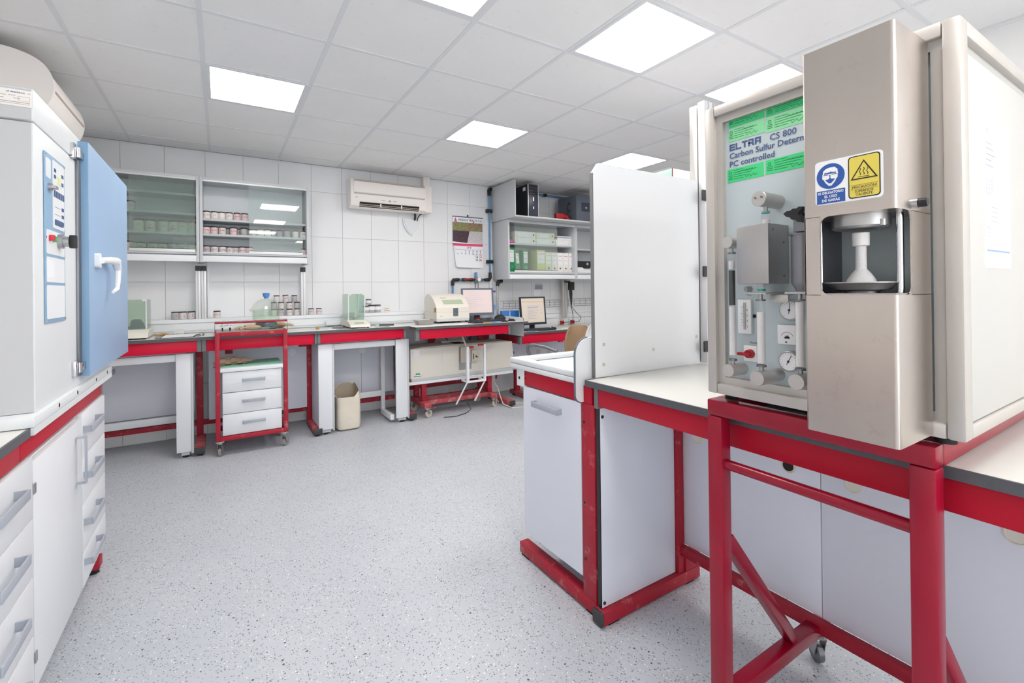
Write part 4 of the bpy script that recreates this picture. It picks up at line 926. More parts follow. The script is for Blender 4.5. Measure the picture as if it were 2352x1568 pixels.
def binder(label, px0, px1, mat_, z0, h, y=YS, depth=.27, lean=0, ring=True, labc='label_white', group='upright binders'):
    x0 = XA(px0, 600, y); x1 = XA(px1, 600, y)-.0015
    t = Thing('binder', label, 'binder', ((x0+x1)/2, y+depth/2, z0), group=group, local=True)
    a, b = -(x1-x0)/2, (x1-x0)/2
    t.p('cover', mat_, G().box(a, b, -depth/2, depth/2, 0, h, .002)); F = FY((0, -depth/2, 0))
    t.p('spine_label', labc, G().frbox(F, a+.012, b-.012, h*.42, h*.92, 0, .001))
    t.p('label_print', 'ink_red', G().frbox(F, a+.018, b-.018, h*.82, h*.84, .001, .0015).frbox(F, a+.018, b-.022, h*.60, h*.61, .001, .0015))
    if ring: t.p('finger_ring', 'chrome', G().lathe((0, -depth/2, h*.22), [(.016, 0), (.016, -.002), (.009, -.002), (.009, 0)], 18, 'y')); t.p('ring_hole', 'dark_hole', G().frdisc(F, 0, h*.22, .009, 0, .0008, 14))
    t.o.rotation_euler = (0, lean, 0); return t
O = lambda zx: 1010+zx/4.9
binder('green binder standing leftmost in the right wall cabinet', O(777), O(845), 'binder_green', bz, .315)
binder('green binder leaning second from left in the right wall cabinet', O(862), O(912), 'binder_green', bz+.006, .262, lean=-.09)
binder('green binder third from left behind the sliding glass', O(937), O(998), 'binder_green', bz, .295)
binder('yellow folder behind the sliding glass in the right wall cabinet', O(1095), O(1188), 'binder_yellow', bz, .30, ring=False)
labs = ['leftmost', 'second', 'third', 'fourth', 'rightmost']
for k, (a, b) in enumerate(((1190, 1261), (1262, 1324), (1325, 1387), (1388, 1449), (1450, 1510))):
    binder(f'cream box file in the lower row, {labs[k]} of five', O(a), O(b), 'binder_cream' if k == 0 else 'binder_white', bz, .277+.0*k, group='cream box files in the lower row')
def lying(label, px0, px1, py0, py1, mat_, z0, y=YS):
    x0 = XA(px0, 540, y); x1 = XA(px1, 540, y)-.002; h = .078
    t = Thing('box_file', label, 'box file', ((x0+x1)/2, y+.12, z0), group='box files lying on the upper shelf', local=True); a, b = -(x1-x0)/2, (x1-x0)/2
    t.p('case', mat_, G().box(a, b, -.12, .12, 0, h, .002)); F = FY((0, -.12, 0)); t.p('spine_label', 'label_white', G().frbox(F, a+.05, b-.10, .01, h-.01, 0, .001))
    t.p('finger_ring', 'chrome', G().lathe((b-.035, -.12, h/2), [(.014, 0), (.014, -.002), (.008, -.002), (.008, 0)], 18, 'y')); t.p('ring_hole', 'dark_hole', G().frdisc(F, b-.035, h/2, .008, 0, .0008, 14)); return t
lying('white box file lying at the lower left of the upper shelf', O(845), O(1082), 0, 0, 'binder_white', 1.970)
lying('white box file lying in the middle of the upper shelf', O(1086), O(1298), 0, 0, 'binder_white', 1.970)
lying('white box file lying at the right of the upper shelf with red note', O(1302), O(1508), 0, 0, 'binder_white', 1.970)
lying('white box file stacked on top at the left of the upper shelf', O(845), O(1082), 0, 0, 'binder_white', 2.049)
lying('cream box file stacked on top in the middle of the upper shelf', O(1086), O(1292), 0, 0, 'binder_cream', 2.049)
lb = ['lowest', 'second', 'third', 'top']
for k in range(4):
    x0, x1 = XA(O(1325), 540, YS)-.006*(k % 2), XA(O(1500), 540, YS)+.008*(k % 3)
    single('notebook', ('paper', 'label_white', 'ink_faint', 'paper')[k], G().box(x0, x1, YS, YS+.2, 2.049+.0125*k, 2.061+.0125*k, .001), f'{lb[k]} notebook of the pile at the right of the upper shelf', 'notebook', ((x0+x1)/2, YS+.1, 2.049+.0125*k), 'pile of notebooks')
single('pink_folder', 'pink', G().box(XA(O(775), 545, 5.03)+.01, XA(O(840), 545, 5.03), 5.04, 5.2, 1.972, 2.0, .004), 'magenta folder at the left end of the upper shelf', 'folder', (3.15, 5.1, 1.97))
single('small_box', 'bag_blue', G().box(3.11, 3.15, 5.06, 5.10, 2.0005, 2.012), 'tiny blue box on the magenta folder', 'box', (3.13, 5.08, 2.0))
t = Thing('instrument_case', 'black case with handle in the rightmost wall cabinet', 'case', (4.42, 5.2, RB+.017))
t.p('case', 'black', G().box(4.25, 4.62, 5.08, 5.3, RB+.10, RB+.19, .012)); t.p('lower_box', 'paper', G().box(4.25, 4.66, 5.06, 5.3, RB+.0165, RB+.098, .004)); t.p('handle', 'black', G().tube([(4.36, 5.08, RB+.10), (4.37, 5.04, RB+.09), (4.47, 5.04, RB+.09), (4.48, 5.08, RB+.10)], .008, 8)); t.p('badge', 'silver', G().lathe((4.46, 5.079, RB+.15), [(.018, 0), (.018, -.003)], 16, 'y'))
# PC tower and boxes on top
ZT = 2.284
t = Thing('computer_tower', 'black computer tower standing on top of the right wall cabinets', 'computer', (3.37, 5.0, ZT))
x0, x1, yf = XA(1213.5, 470, 4.83), XA(1237, 470, 4.83), 4.83
zt = at(1225, 423, Y=yf).z
t.p('case', 'pc_black', G().box(x0, x1, yf+.02, yf+.42, ZT, zt, .003)); b = t.p('front', 'pc_front', G().box(x0+.006, x1-.006, yf+.002, yf+.02, ZT+.004, zt-.004, .002))
t.p('trim', 'silver', G().box(x0, x0+.006, yf, yf+.02, ZT, zt).box(x1-.006, x1, yf, yf+.02, ZT, zt)); xm = (x0+x1)/2
for k in range(3): t.p('drive_bay', 'pc_black', G().box(x0+.012, x1-.012, yf-.001, yf+.002, zt-.05-.042*k, zt-.015-.042*k, .001), b)
t.p('port_strip', 'silver', G().box(xm-.006, xm+.01, yf-.001, yf+.002, ZT+.20, ZT+.25).box(xm-.006, xm+.01, yf-.001, yf+.002, ZT+.10, ZT+.13), b); t.p('case_label', 'label_white', G().box(x0-.001, x0, yf+.06, yf+.12, zt-.075, zt-.03))
t = Thing('computer_case', 'dark grey computer case next to the top edge of the partition', 'computer', (4.28, 5.0, ZT))
x0 = XA(1324, 480, 4.85); t.p('case', 'dark_box', G().box(x0, x0+.42, 4.85, 5.25, ZT, at(1330, 447, Y=4.85).z, .006)); t.p('emblem_panel', 'pc_front', G().box(x0+.09, x0+.25, 4.847, 4.85, ZT+.14, ZT+.26)); t.p('emblem', 'silver', G().lathe((x0+.17, 4.847, ZT+.19), [(.014, 0), (.014, -.002)], 16, 'y'))
for k in range(2): t.p('cable', 'cable_black', G().tube([(x0+.02, 5.0, ZT+.25-.1*k), (x0-.04, 4.97, ZT+.26-.1*k), (x0-.08, 4.95, ZT+.18-.08*k), (x0-.06, 4.93, ZT+.08-.03*k), (x0-.02, 4.93, ZT+.03)], .007, 8))
t = Thing('power_drill', 'red power tool lying on top of the right wall cabinets', 'tool', (3.9, 5.0, ZT))
t.p('housing', 'red_plastic', G().box(3.80, 3.93, 4.93, 4.99, ZT+.03, ZT+.10, .012).tube([(3.93, 4.96, ZT+.07), (3.99, 4.96, ZT+.06), (4.02, 4.96, ZT+.02)], [.028, .03, .024], 12)); t.p('base', 'black', G().box(3.80, 3.95, 4.93, 4.99, ZT, ZT+.03, .004))
t = Thing('cable_bundle', 'flat pale cables lying along the front of the top shelf', 'cables', (3.6, 4.9, ZT))
for k in range(3): t.p('cable', 'cable_white' if k != 1 else 'wood', G().tube([(3.48, 4.86+.02*k, ZT+.006), (3.6, 4.85+.02*k, ZT+.010), (3.72, 4.87+.015*k, ZT+.006), (3.78, 4.86+.02*k, ZT+.006)], .006, 6))

# ------------------------------------------------------------------ calendar
t = Thing('wall_calendar', 'wall calendar with a quarry photo and blue-numbered month page on the back wall', 'calendar', (2.72, 5.385, 1.65))
F = FY((0, 5.388, 0)); cx0, cx1 = 2.497, 2.925
pg = t.p('photo_sheet', 'paper', G().frbox(F, cx0, cx1, 1.935, 2.31, -.004, 0)); t.p('binding', 'monitor_black', G().frbox(F, cx0-.003, cx1+.003, 2.304, 2.313, -.006, .004))
t.p('hook', 'black', G().frbox(F, 2.705, 2.72, 2.313, 2.34, -.004, 0))
t.p('photo', 'cal_photo', G().frbox(F, cx0, cx1, 2.13, 2.238, 0, .001), pg); t.p('photo', 'cal_dark', G().frpoly(F, [(cx0, 1.99), (2.70, 1.975), (2.735, 2.13), (cx0, 2.13)], 0, .001), pg); t.p('photo', 'cal_light', G().frpoly(F, [(2.702, 1.975), (cx1, 1.97), (cx1, 2.13), (2.737, 2.13)], 0, .001), pg)
t.p('pink_band', 'cal_pink', G().frbox(F, cx0, cx1, 1.937, 1.968, 0, .0012), pg); t.p('pink_machine', 'cal_pink', G().frline(F, [(2.70, 2.14), (2.80, 2.26), (2.785, 2.22), (cx1, 2.19)], .008, .001, .002), pg)
t.p('emblem', 'pink', G().frpoly(F, [(2.515, 2.24), (2.56, 2.24), (2.537, 2.30)], 0, .0015), pg); t.text('ARIDOS TRILLO, S.A.', F, 2.575, 2.257, .038, 'ink_blue', pg, bold=.0005)
mp_ = t.p('month_page', 'paper', G().prism([(cx0+.01, 5.387, 1.934), (cx1, 5.387, 1.934), (cx1, 5.380, 1.655), (cx0+.05, 5.360, 1.66), (cx0+.03, 5.372, 1.70)], (0, .002, 0)))
Fm = Fr((0, 5.3845, 1.8), (1, 0, 0), (0, .03, 1)); Fm = FY((0, 5.378, 0))
t.p('month_sheet', 'paper', G().frbox(Fm, cx0+.03, cx1, 1.67, 1.932, -.002, 0), mp_)
t.text('2018', Fm, 2.72, 1.905, .032, 'ink_red', mp_, align='CENTER', bold=.0008); t.p('rule', 'blue_label', G().frbox(Fm, cx0+.03, cx1-.005, 1.888, 1.892, 0, .001), mp_)
day = 1
for r_ in range(5):
    for c_ in range(7):
        if r_ == 0 and c_ < 1+1: continue
        if day > 31: break
        if c_ == 6: t.text(str(day), Fm, 2.56+.054*c_, 1.855-.036*r_, .036, 'ink_red', mp_, align='CENTER', bold=.0012)
        else: t.text(str(day), Fm, 2.56+.054*c_, 1.855-.036*r_, .036, 'ink_blue', mp_, align='CENTER', bold=.0012)
        day += 1

# ------------------------------------------------------------------ compressed air line
t = Thing('air_line', 'blue compressed air pipe with black fittings, red valve and gauge on the back wall', 'pipe', (2.75, 5.36, 1.5))
yp = 5.365; r = .013
t.p('pipe', 'pipe_blue', G().cyl((3.02, yp, 1.56), (3.02, yp, 2.66), r, 12)); t.p('pipe', 'pipe_blue', G().cyl((3.06, yp, 2.705), (5.2, yp, 2.705), r, 12)); t.p('pipe', 'pipe_blue', G().cyl((2.478, yp, 1.32), (2.478, yp, 1.46), r, 12))
t.p('elbow', 'black', G().tube([(3.02, yp, 2.61), (3.02, yp, 2.69), (3.03, yp, 2.705), (3.09, yp, 2.705)], [.022, .024, .024, .022], 12)); t.p('elbow', 'black', G().tube([(3.02, yp, 1.60), (3.02, yp, 1.53), (3.005, yp, 1.505), (2.94, yp, 1.503)], [.02, .024, .024, .02], 12)); t.p('elbow', 'black', G().tube([(2.478, yp, 1.43), (2.478, yp, 1.48), (2.49, yp, 1.50), (2.54, yp, 1.503)], [.022, .022, .022, .02], 12))
t.p('fitting', 'black', G().lathe((2.52, yp, 1.503), [(.014, 0), (.022, .01), (.022, .04), (.012, .05), (.012, .08), (.022, .09), (.022, .13), (.018, .14), (.018, .19), (.022, .20), (.022, .24), (.012, .25), (.012, .30), (.02, .31), (.02, .36), (.012, .37), (.012, .42)], 14, 'x'))
t.p('collar', 'pipe_blue', G().cyl((2.575, yp, 1.503), (2.595, yp, 1.503), .017, 12).cyl((2.875, yp, 1.503), (2.895, yp, 1.503), .019, 12)); t.p('valve_handle', 'red_plastic', G().beam((2.62, yp-.03, 1.50), (2.73, yp-.035, 1.512), .014, .012))
t.p('regulator', 'steel_dark', G().box(2.795, 2.825, yp-.02, yp+.02, 1.46, 1.54, .004).cyl((2.80, yp, 1.46), (2.80, yp, 1.32), .006, 8).cyl((2.84, yp, 1.46), (2.84, yp, 1.32), .006, 8)); t.p('regulator_cap', 'pipe_blue', G().cyl((2.81, yp, 1.54), (2.81, yp, 1.60), .018, 14)); t.p('gauge', 'sign_white', G().lathe((2.84, yp-.025, 1.503), [(.024, 0), (.024, -.012), (.021, -.014)], 18, 'y'))
for z in (2.41, 1.74): t.p('clamp', 'black', G().box(2.975, 3.06, yp-.02, 5.398, z-.022, z+.022, .004))
for x in (3.90, 4.45): t.p('clamp', 'black', G().box(x, x+.06, yp-.02, 5.398, 2.69, 2.725, .004))

# ------------------------------------------------------------------ red drawer trolley over the bench
TY = 4.57
t = Thing('drawer_trolley', 'red steel trolley with three white drawers in front of the back bench', 'trolley', (.23, TY+.2, 0))
a = .034; tx0, tx1 = -.045, .500
fr_ = G()
fr_.box(tx0, tx0+a, TY, TY+a, .13, 1.035, .003); fr_.box(tx1-a, tx1, TY, TY+a, .13, 1.035, .003); fr_.box(tx0+a, tx1-a, TY, TY+a, .998, 1.035, .003); fr_.box(tx0+a, tx1-a, TY, TY+a, .13, .165, .003)
t.p('front_frame', 'red_worn', fr_)
t.p('top_frame', 'red_worn', G().box(tx0, tx0+a, TY+a, 4.97, 1.004, 1.035, .002).box(tx1-a, tx1, TY+a, 4.97, 1.004, 1.035, .002).box(tx0+a, tx1-a, 4.94, 4.97, 1.004, 1.035, .002))
t.p('base_frame', 'red_worn', G().box(tx0, tx0+a, TY+a, 5.0, .13, .165, .002).box(tx1-a, tx1, TY+a, 5.0, .13, .165, .002).box(tx0+a, tx1-a, 4.966, 5.0, .13, .165, .002))
t.p('glass_shelf', 'glass_bowl', G().box(tx0+.01, tx1-.02, TY+.005, 4.96, 1.036, 1.044, .002), label='green tinted glass top')
rl = t.p('guard_rail', 'red_worn', G().cyl((tx0, TY+.01, 1.116), (tx1, TY+.01, 1.116), .008, 10)); t.p('guard_wire', 'steel_dark', G().tube([(tx0, TY+.01, 1.03), (tx0, TY+.01, 1.13), (tx1, TY+.01, 1.13), (tx1, TY+.01, 1.03)], .0035, 6), rl)
t.p('cabinet_body', 'white_cab', G().box(.004, .452, TY+.035, 4.98, .166, .70, .001))
cuts = [.70, .527, .347, .168]
for z1, z0 in zip(cuts[:-1], cuts[1:]):
    d = t.p('drawer', 'white_cab', G().box(.006, .450, TY+.016, TY+.034, z0+.003, z1-.003, .0015)); F = FY((0, TY+.016, 0)); zc = (z0+z1)/2+.01
    u_handle(t, d, F, .15, .322, zc-.012, zc+.012, .022)
t.p('shelf_board', 'white', G().box(-.01, .463, TY+.005, 5.0, .702, .735, .002)); t.p('shelf_mat', 'green_mat', G().box(-.005, .46, TY+.02, 4.98, .736, .742))
for x, y, yw in ((tx0+.03, TY+.03, 1.2), (tx1-.03, TY+.03, .9), (tx0+.03, 4.95, .6), (tx1-.03, 4.95, 1.4)): caster(t, x, y, yw, .038, .032, .129, 'steel')
# desiccator
q = at(612, 745, Y=4.79); dx, dy, dz = q.x, 4.79, 1.0445
t = Thing('desiccator', 'glass desiccator with domed lid and blue stopper on the red trolley', 'desiccator', (dx, dy, dz))
t.p('bowl', 'glass_bowl', G().lathe((dx, dy, dz), [(.085, 0), (.093, .004), (.100, .045), (.098, .055), (.112, .07), (.118, .15), (.132, .155), (.132, .163), (.112, .163), (.108, .15), (.104, .075), (.088, .06), (.082, .01)], 40))
t.p('silica_gel', 'silica', G().lathe((dx, dy, dz), [(.07, .012), (.084, .018), (.088, .042), (.08, .050), (0, .052)], 32), label='blue silica gel')
t.p('lid', 'glass_dome', G().lathe((dx, dy, dz), [(.135, .164), (.135, .172), (.122, .176), (.108, .205), (.082, .235), (.048, .256), (.022, .264), (.020, .285), (.026, .287)], 40)); t.p('stopper', 'stopper_blue', G().lathe((dx, dy, dz), [(.018, .268), (.020, .285), (.026, .286), (.030, .318), (0, .320)], 24)); t.p('perforated_plate', 'ceramic', G().lathe((dx, dy, dz), [(.098, .075), (.100, .079), (0, .080)], 32))
# gloves
def glove(label, cx, cy, z, rz, flip=1):
    t = Thing('work_glove', label, 'glove', (cx, cy, z), rz, local=True, group='tan work gloves on the trolley')
    g = G(); g.tube([(.09, 0, .012), (.06, 0, .02), (.0, 0, .022), (-.045, 0, .018)], [.020, .026, .033, .030], 12)
    for k, (y, l_) in enumerate(((-.026, .055), (-.009, .075), (.009, .078), (.026, .062))):
        g.tube([(-.03, y, .018), (-.045-l_*.5, y*1.5, .020), (-.045-l_, y*1.9, .010)], [.012, .011, .007], 8)
    g.tube([(.03, .03*flip, .018), (-.01, .055*flip, .02), (-.045, .06*flip, .012)], [.013, .012, .008], 8)
    for v_ in g.bm.verts: v_.co.z = .002+v_.co.z*.62+(.006*math.sin(v_.co.x*60)*math.cos(v_.co.y*45)+.006 if v_.co.z > .012 else 0)
    t.p('palm', 'glove', g); return t
glove('tan work glove lying left of the desiccator on the trolley', XA(575, 750, 4.75), 4.72, 1.0445, .25); glove('tan work glove lying behind the desiccator on the trolley', .47, 4.90, 1.0445, 2.6, -1)
# small stand with two crucibles
x0 = XA(505, 755, 4.66); x1 = XA(534, 755, 4.66)
t = Thing('crucible_stand', 'small metal stand with two dark legs on the left of the trolley', 'stand', ((x0+x1)/2, 4.68, 1.0445)); t.p('plate', 'steel_dull', G().prism([(x0, 4.62, 1.073), (x1, 4.62, 1.073), (x1-.005, 4.74, 1.073), (x0+.005, 4.74, 1.073)], (0, 0, .012)))
for x in (x0+.018, x1-.018): t.p('leg', 'black', G().cyl((x, 4.65, 1.0445), (x, 4.65, 1.073), .006, 8).cyl((x, 4.72, 1.0445), (x, 4.72, 1.073), .006, 8))
for k, x in enumerate((x0+.025, x0+.065)): single('crucible', 'ceramic', G().lathe((x, 4.68, 1.0855), [(.009, 0), (.014, .016), (.013, .03), (.010, .03), (.008, .004)], 16), ('left' if not k else 'right')+' small white crucible on the metal stand on the trolley', 'crucible', (x, 4.68, 1.0855), 'white crucibles')
single('foil_scrap', 'chrome', G().grid(lambda u, v: Vector((.20+.09*u, 4.63+.03*v, 1.047+.006*abs(math.sin(u*17)*math.cos(v*9)))), 14, 5), 'crumpled shiny foil before the gloves on the trolley', 'foil', (.24, 4.64, 1.0445))
# brown cloth on middle shelf
R = []; random.seed(9)
for i in range(22):
    u = i/21; x = -.06+.31*u; rr_ = .030*(math.sin(PI*min(1, .12+u*.95))**.5)+.003
    R.append([Vector((x, 4.70+.045*math.sin(u*3), .742+.030*(1 if u > .12 else u*6+.25)-.0 + 0)) + Vector((0, rr_*1.5*math.cos(2*PI*k/14), max(-.026, rr_*math.sin(2*PI*k/14))))*(1+.18*math.sin(3.1*k+u*23)) for k in range(14)])
single('cloth', 'cloth', G().rings(R), 'rolled brown cloth on the green middle shelf of the trolley', 'cloth', (.1, 4.70, .743))

# ------------------------------------------------------------------ cut-open jerrycan
cx, cy = 1.065, 4.87
t = Thing('jerrycan', 'dusty cream plastic jerrycan with its top cut off under the bench', 'jerrycan', (cx, cy, 0))
def sq(w_, d_, z, n=36, top=False, ex=4.5):
    out = []
    for k in range(n):
        a = 2*PI*k/n; c, s_ = math.cos(a), math.sin(a); x = w_*math.copysign(abs(c)**(2/ex), c); y = d_*math.copysign(abs(s_)**(2/ex), s_)
        zz = z
        if top: zz = z + .055*math.sin(a+.6) + .012*math.sin(5*a)
        out.append(Vector((cx+x, cy+y, zz)))
    return out
t.p('body', 'jerrycan', G().rings([sq(.085, .10, .0), sq(.112, .13, .018), sq(.118, .135, .06), sq(.120, .138, .20), sq(.116, .134, .24), sq(.119, .137, .26), sq(.118, .135, .33), sq(.108, .125, .375, top=True), sq(.104, .121, .372, top=True)], True, False))
t.p('inner_wall', 'jerry_inner', G().rings([sq(.103, .120, .372, top=True), sq(.112, .13, .30), sq(.11, .128, .05), sq(.09, .1, .02)], False, True))

# ------------------------------------------------------------------ long cream instrument on red cart
ix0, ix1, iy0, iy1, iz0, iz1 = 1.70, 2.97, 4.76, 5.08, .425, .745
t = Thing('particle_sizer', 'long cream laser instrument under the bench on a red cart', 'instrument', ((ix0+ix1)/2, 4.92, .40))
t.p('body', 'cream', G().prism([(ix0, iy0, iz0), (ix1+.03, iy0, iz0+.015), (ix1, iy0, iz1), (ix0, iy0, iz1)], (0, iy1-iy0, 0)))
t.p('lid', 'cream_dusty', G().prism([(ix0+.01, iy0+.01, iz1+.001), (ix0+.12, iy0+.01, iz1+.012), (ix0+.4, iy0+.01, iz1+.018), (ix1-.1, iy0+.01, iz1+.012), (ix1-.01, iy0+.01, iz1+.001)], (0, iy1-iy0-.02, 0)))
t.p('vent', 'dark_hole', G().box(2.24, 2.36, iy0+.05, iy0+.2, iz1+.018, iz1+.022)); t.p('vent_hood', 'cream_dark', G().box(2.15, 2.45, iy0+.21, iy0+.26, iz1+.008, iz1+.04, .008))
t.p('base', 'grey_frame', G().box(ix0+.01, ix1+.01, iy0+.005, iy1, .398, iz0+.012, .002)); F = FY((0, iy0, 0))
t.p('hatch', 'cream', G().frbox(F, 2.07, 2.255, .50, .735, 0, .003, .001)); t.p('cell_recess', 'steel_dull', G().frbox(F, 2.265, 2.42, .47, .735, 0, .002)); t.p('cell_cover', 'cream_dusty', G().frbox(F, 2.275, 2.40, .55, .735, .002, .035, .008))
t.p('sample_port', 'cream_dusty', G().prism([F.p(2.40, .56, .0), F.p(2.485, .575, .0), F.p(2.49, .65, .0), F.p(2.44, .69, .0), F.p(2.40, .69, .0)], (0, -.06, 0))); t.p('port_slot', 'black', G().frbox(F, 2.415, 2.425, .59, .65, .06, .062).frpoly(F, [(2.44, .61), (2.48, .60), (2.45, .63)], .06, .062))
t.p('warning_label', 'label_white', G().frbox(F, 1.735, 1.80, .665, .73, 0, .001)); lg = t.p('logo', 'green_logo', G().frpoly(F, [(1.748, .468), (1.768, .492), (1.778, .478), (1.79, .492), (1.812, .468)], 0, .001)); t.p('logo_print', 'ink_dark', G().frbox(F, 1.735, 1.815, .448, .455, 0, .001), lg)
t.p('indicator', 'stopper_blue', G().lathe((2.82, iy0+.08, iz1+.012), [(.014, 0), (.014, .006)], 14)); t.p('red_dot', 'ink_red', G().frdisc(F, 2.385, .50, .006, .002, .005, 10))
t.p('knob', 'steel_dark', G().lathe((ix1+.03, iy0+.06, .60), [(.018, 0), (.018, .03)], 14, 'x'))
t = Thing('red_cart', 'red steel cart on white casters carrying the long cream instrument', 'cart', (2.3, 4.92, 0))
t.p('shelf_board', 'white', G().box(1.66, 2.98, 4.755, 5.10, .365, .396, .002)); t.p('wood_block', 'wood', G().box(1.70, 1.712, 4.76, 4.85, .397, .43))
for x in (1.84, 2.655):
    for y in (4.80, 5.02): t.p('leg', 'red_worn', G().box(x, x+.055, y, y+.055, .165, .364, .003))
t.p('base_rail', 'red_dusty', G().box(1.895, 2.66, 4.80, 4.855, .118, .165, .003)); t.p('base_rail', 'red_dusty', G().box(1.895, 2.66, 5.02, 5.07, .118, .165, .003))
for x in (1.84, 2.66): t.p('cross_foot', 'red_dusty', G().box(x-.01, x+.065, 4.70, 5.13, .112, .165, .003))
for x, y, yw in ((1.87, 4.73, .4), (1.87, 5.09, 2.2), (2.69, 4.73, .5), (2.60+.09, 5.09, 2.8)): caster(t, x, y, yw, .042, .034, .111)
t.p('brake', 'red_plastic', G().box(1.93, 1.96, 4.70, 4.72, .105, .112))
# white bracket standing before the instrument
t = Thing('metal_bracket', 'white metal bracket with red caps hanging in front of the cream instrument', 'bracket', (2.40, 4.62, .35))
t.p('upright', 'white', G().box(2.285, 2.315, 4.60, 4.63, .365, .745, .002)); t.p('upright', 'white', G().box(2.50, 2.525, 4.60, 4.63, .365, .76, .002))
t.p('grip', 'red_plastic', G().cyl((2.315, 4.615, .735), (2.375, 4.615, .735), .011, 12)); t.p('grip', 'red_plastic', G().cyl((2.435, 4.615, .755), (2.50, 4.615, .755), .011, 12))
t.p('shelf_frame', 'white', G().box(2.285, 2.525, 4.60, 4.625, .345, .366, .002).box(2.285, 2.31, 4.625, 4.752, .345, .366, .002).box(2.50, 2.525, 4.625, 4.752, .345, .366, .002).box(2.285, 2.525, 4.725, 4.752, .366, .377, .002))
t.p('leg', 'white', G().beam((2.29, 4.61, .35), (2.145, 4.59, .135), .025, .006, (1, 0, 0))); t.p('leg', 'white', G().beam((2.51, 4.61, .35), (2.37, 4.59, .145), .025, .006, (1, 0, 0)))
t = Thing('cable', 'white cables hanging and looping on the floor right of the red cart', 'cable', (2.8, 4.8, 0))
t.p('strand', 'cable_white', G().tube([(2.70, 5.0, .36), (2.76, 4.9, .30), (2.80, 4.82, .2), (2.80, 4.76, .1), (2.80, 4.70, .03), (2.84, 4.56, .006), (3.0, 4.50, .006), (3.12, 4.56, .006), (3.08, 4.68, .006), (2.93, 4.73, .008)], .006, 8))
t.p('strand', 'cable_white', G().tube([(2.86, 5.05, .36), (2.80, 5.0, .25), (2.74, 4.97, .2), (2.78, 4.9, .1), (2.80, 4.8, .03)], .005, 8))
single('cable', 'cable_black', G().tube([(2.35, 4.74, .10), (2.38, 4.70, .03), (2.30, 4.66, .006), (2.15, 4.60, .005), (2.02, 4.64, .005)], .004, 8), 'thin dark cable on the floor below the red cart', 'cable', (2.2, 4.65, 0))
single('hose', 'cable_white', G().tube([(2.28, 4.70, .86), (2.285, 4.66, .80), (2.30, 4.64, .75)], .009, 8), 'pale hose dropping from the worktop to the white bracket', 'hose', (2.28, 4.7, .75))
for k, (a_, b_) in enumerate((((2.13, 5.15, .86), (2.14, 5.15, .78)), ((2.22, 5.15, .86), (2.30, 5.14, .77)))): single('cable', 'cable_black', G().tube([a_, b_], .005, 6), ('left' if not k else 'right')+' black cable hanging under the high worktop behind the instrument', 'cable', a_)

# ------------------------------------------------------------------ office chairs
t = Thing('office_chair', 'brown upholstered office chair with grey armrest at the lower desk', 'chair', (3.25, 3.95, 0))
bx0, bx1 = 3.06, 3.46
R = []
def backrest(x, y, z0, z1, w_, th, lean=.1, n=16, wrap=1.0):
    g = G(); rows = []
    for i in range(11):
        v = i/10; z = z0+(z1-z0)*v; ww = w_*(1-.35*abs(2*v-1)**3)*(1-.28*max(0, v-.5)); tt = th*(1-.5*abs(2*v-1)**4)
        rows.append([Vector((x+ww/2*math.copysign(abs(math.cos(2*PI*k/n))**.45, math.cos(2*PI*k/n)), y+tt/2*math.sin(2*PI*k/n)+.05*((math.cos(2*PI*k/n))**2)*-1+lean*(v-.5)*.3, z)) for k in range(n)])
    return g.rings(rows)
q = at(1336, 748, Y=3.95)
t.p('backrest', 'chair_brown', backrest(3.30, 3.95, .56, .965, .40, .07)); t.p('seat', 'chair_brown', G().lathe((3.28, 4.06, .44), [(.20, 0), (.24, .02), (.245, .05), (.22, .075), (0, .08)], 24)); t.p('back_support', 'black', G().tube([(3.30, 3.985, .62), (3.30, 3.99, .45), (3.30, 4.02, .42), (3.28, 4.05, .425)], .018, 10))
t.p('armrest', 'steel_dark', G().tube([(3.06, 3.99, .70), (2.98, 4.10, .745), (2.90, 4.20, .765), (2.86, 4.25, .755), (2.86, 4.26, .70), (2.90, 4.22, .55), (3.10, 4.08, .44)], [.018, .019, .019, .019, .018, .016, .014], 12))
t.p('gas_lift', 'steel_dark', G().cyl((3.28, 4.06, .12), (3.28, 4.06, .44), .028, 14)); t.p('base', 'black', G().tube([(3.28, 4.06, .13), (3.28, 4.06, .08)], .05, 14))
for k in range(5):
    a = 2*PI*k/5+.3; p = Vector((3.28+.27*math.cos(a), 4.06+.27*math.sin(a), .075)); t.p('star_leg', 'black', G().beam((3.28, 4.06, .11), p, .04, .03)); t.p('wheel', 'black', G().cyl(p+Vector((-.02*math.sin(a), .02*math.cos(a), -.045)), p+Vector((.02*math.sin(a), -.02*math.cos(a), -.045)), .03, 14))
t = Thing('office_chair', 'office chair with plastic-wrapped back behind the white partition', 'chair', (3.30, 3.55, 0))
q0 = at(1338, 742, Y=3.45)
t.p('backrest', 'plastic_wrap', backrest(q0.x+.19, 3.45, .60, 1.02, .42, .06)); t.p('seat', 'plastic_wrap', G().lathe((q0.x+.19, 3.24, .44), [(.19, 0), (.22, .02), (.22, .05), (.2, .07), (0, .075)], 24)); t.p('back_support', 'black', G().tube([(q0.x+.19, 3.43, .64), (q0.x+.19, 3.40, .45), (q0.x+.19, 3.26, .42)], .018, 10))
t.p('gas_lift', 'steel_dark', G().cyl((q0.x+.19, 3.24, .12), (q0.x+.19, 3.24, .44), .028, 14))
for k in range(5):
    a = 2*PI*k/5+.9; p = Vector((q0.x+.19+.26*math.cos(a), 3.24+.26*math.sin(a), .075)); t.p('star_leg', 'black', G().beam((q0.x+.19, 3.24, .11), p, .04, .03)); t.p('wheel', 'black', G().cyl(p+Vector((-.02*math.sin(a), .02*math.cos(a), -.045)), p+Vector((.02*math.sin(a), -.02*math.cos(a), -.045)), .03, 14))

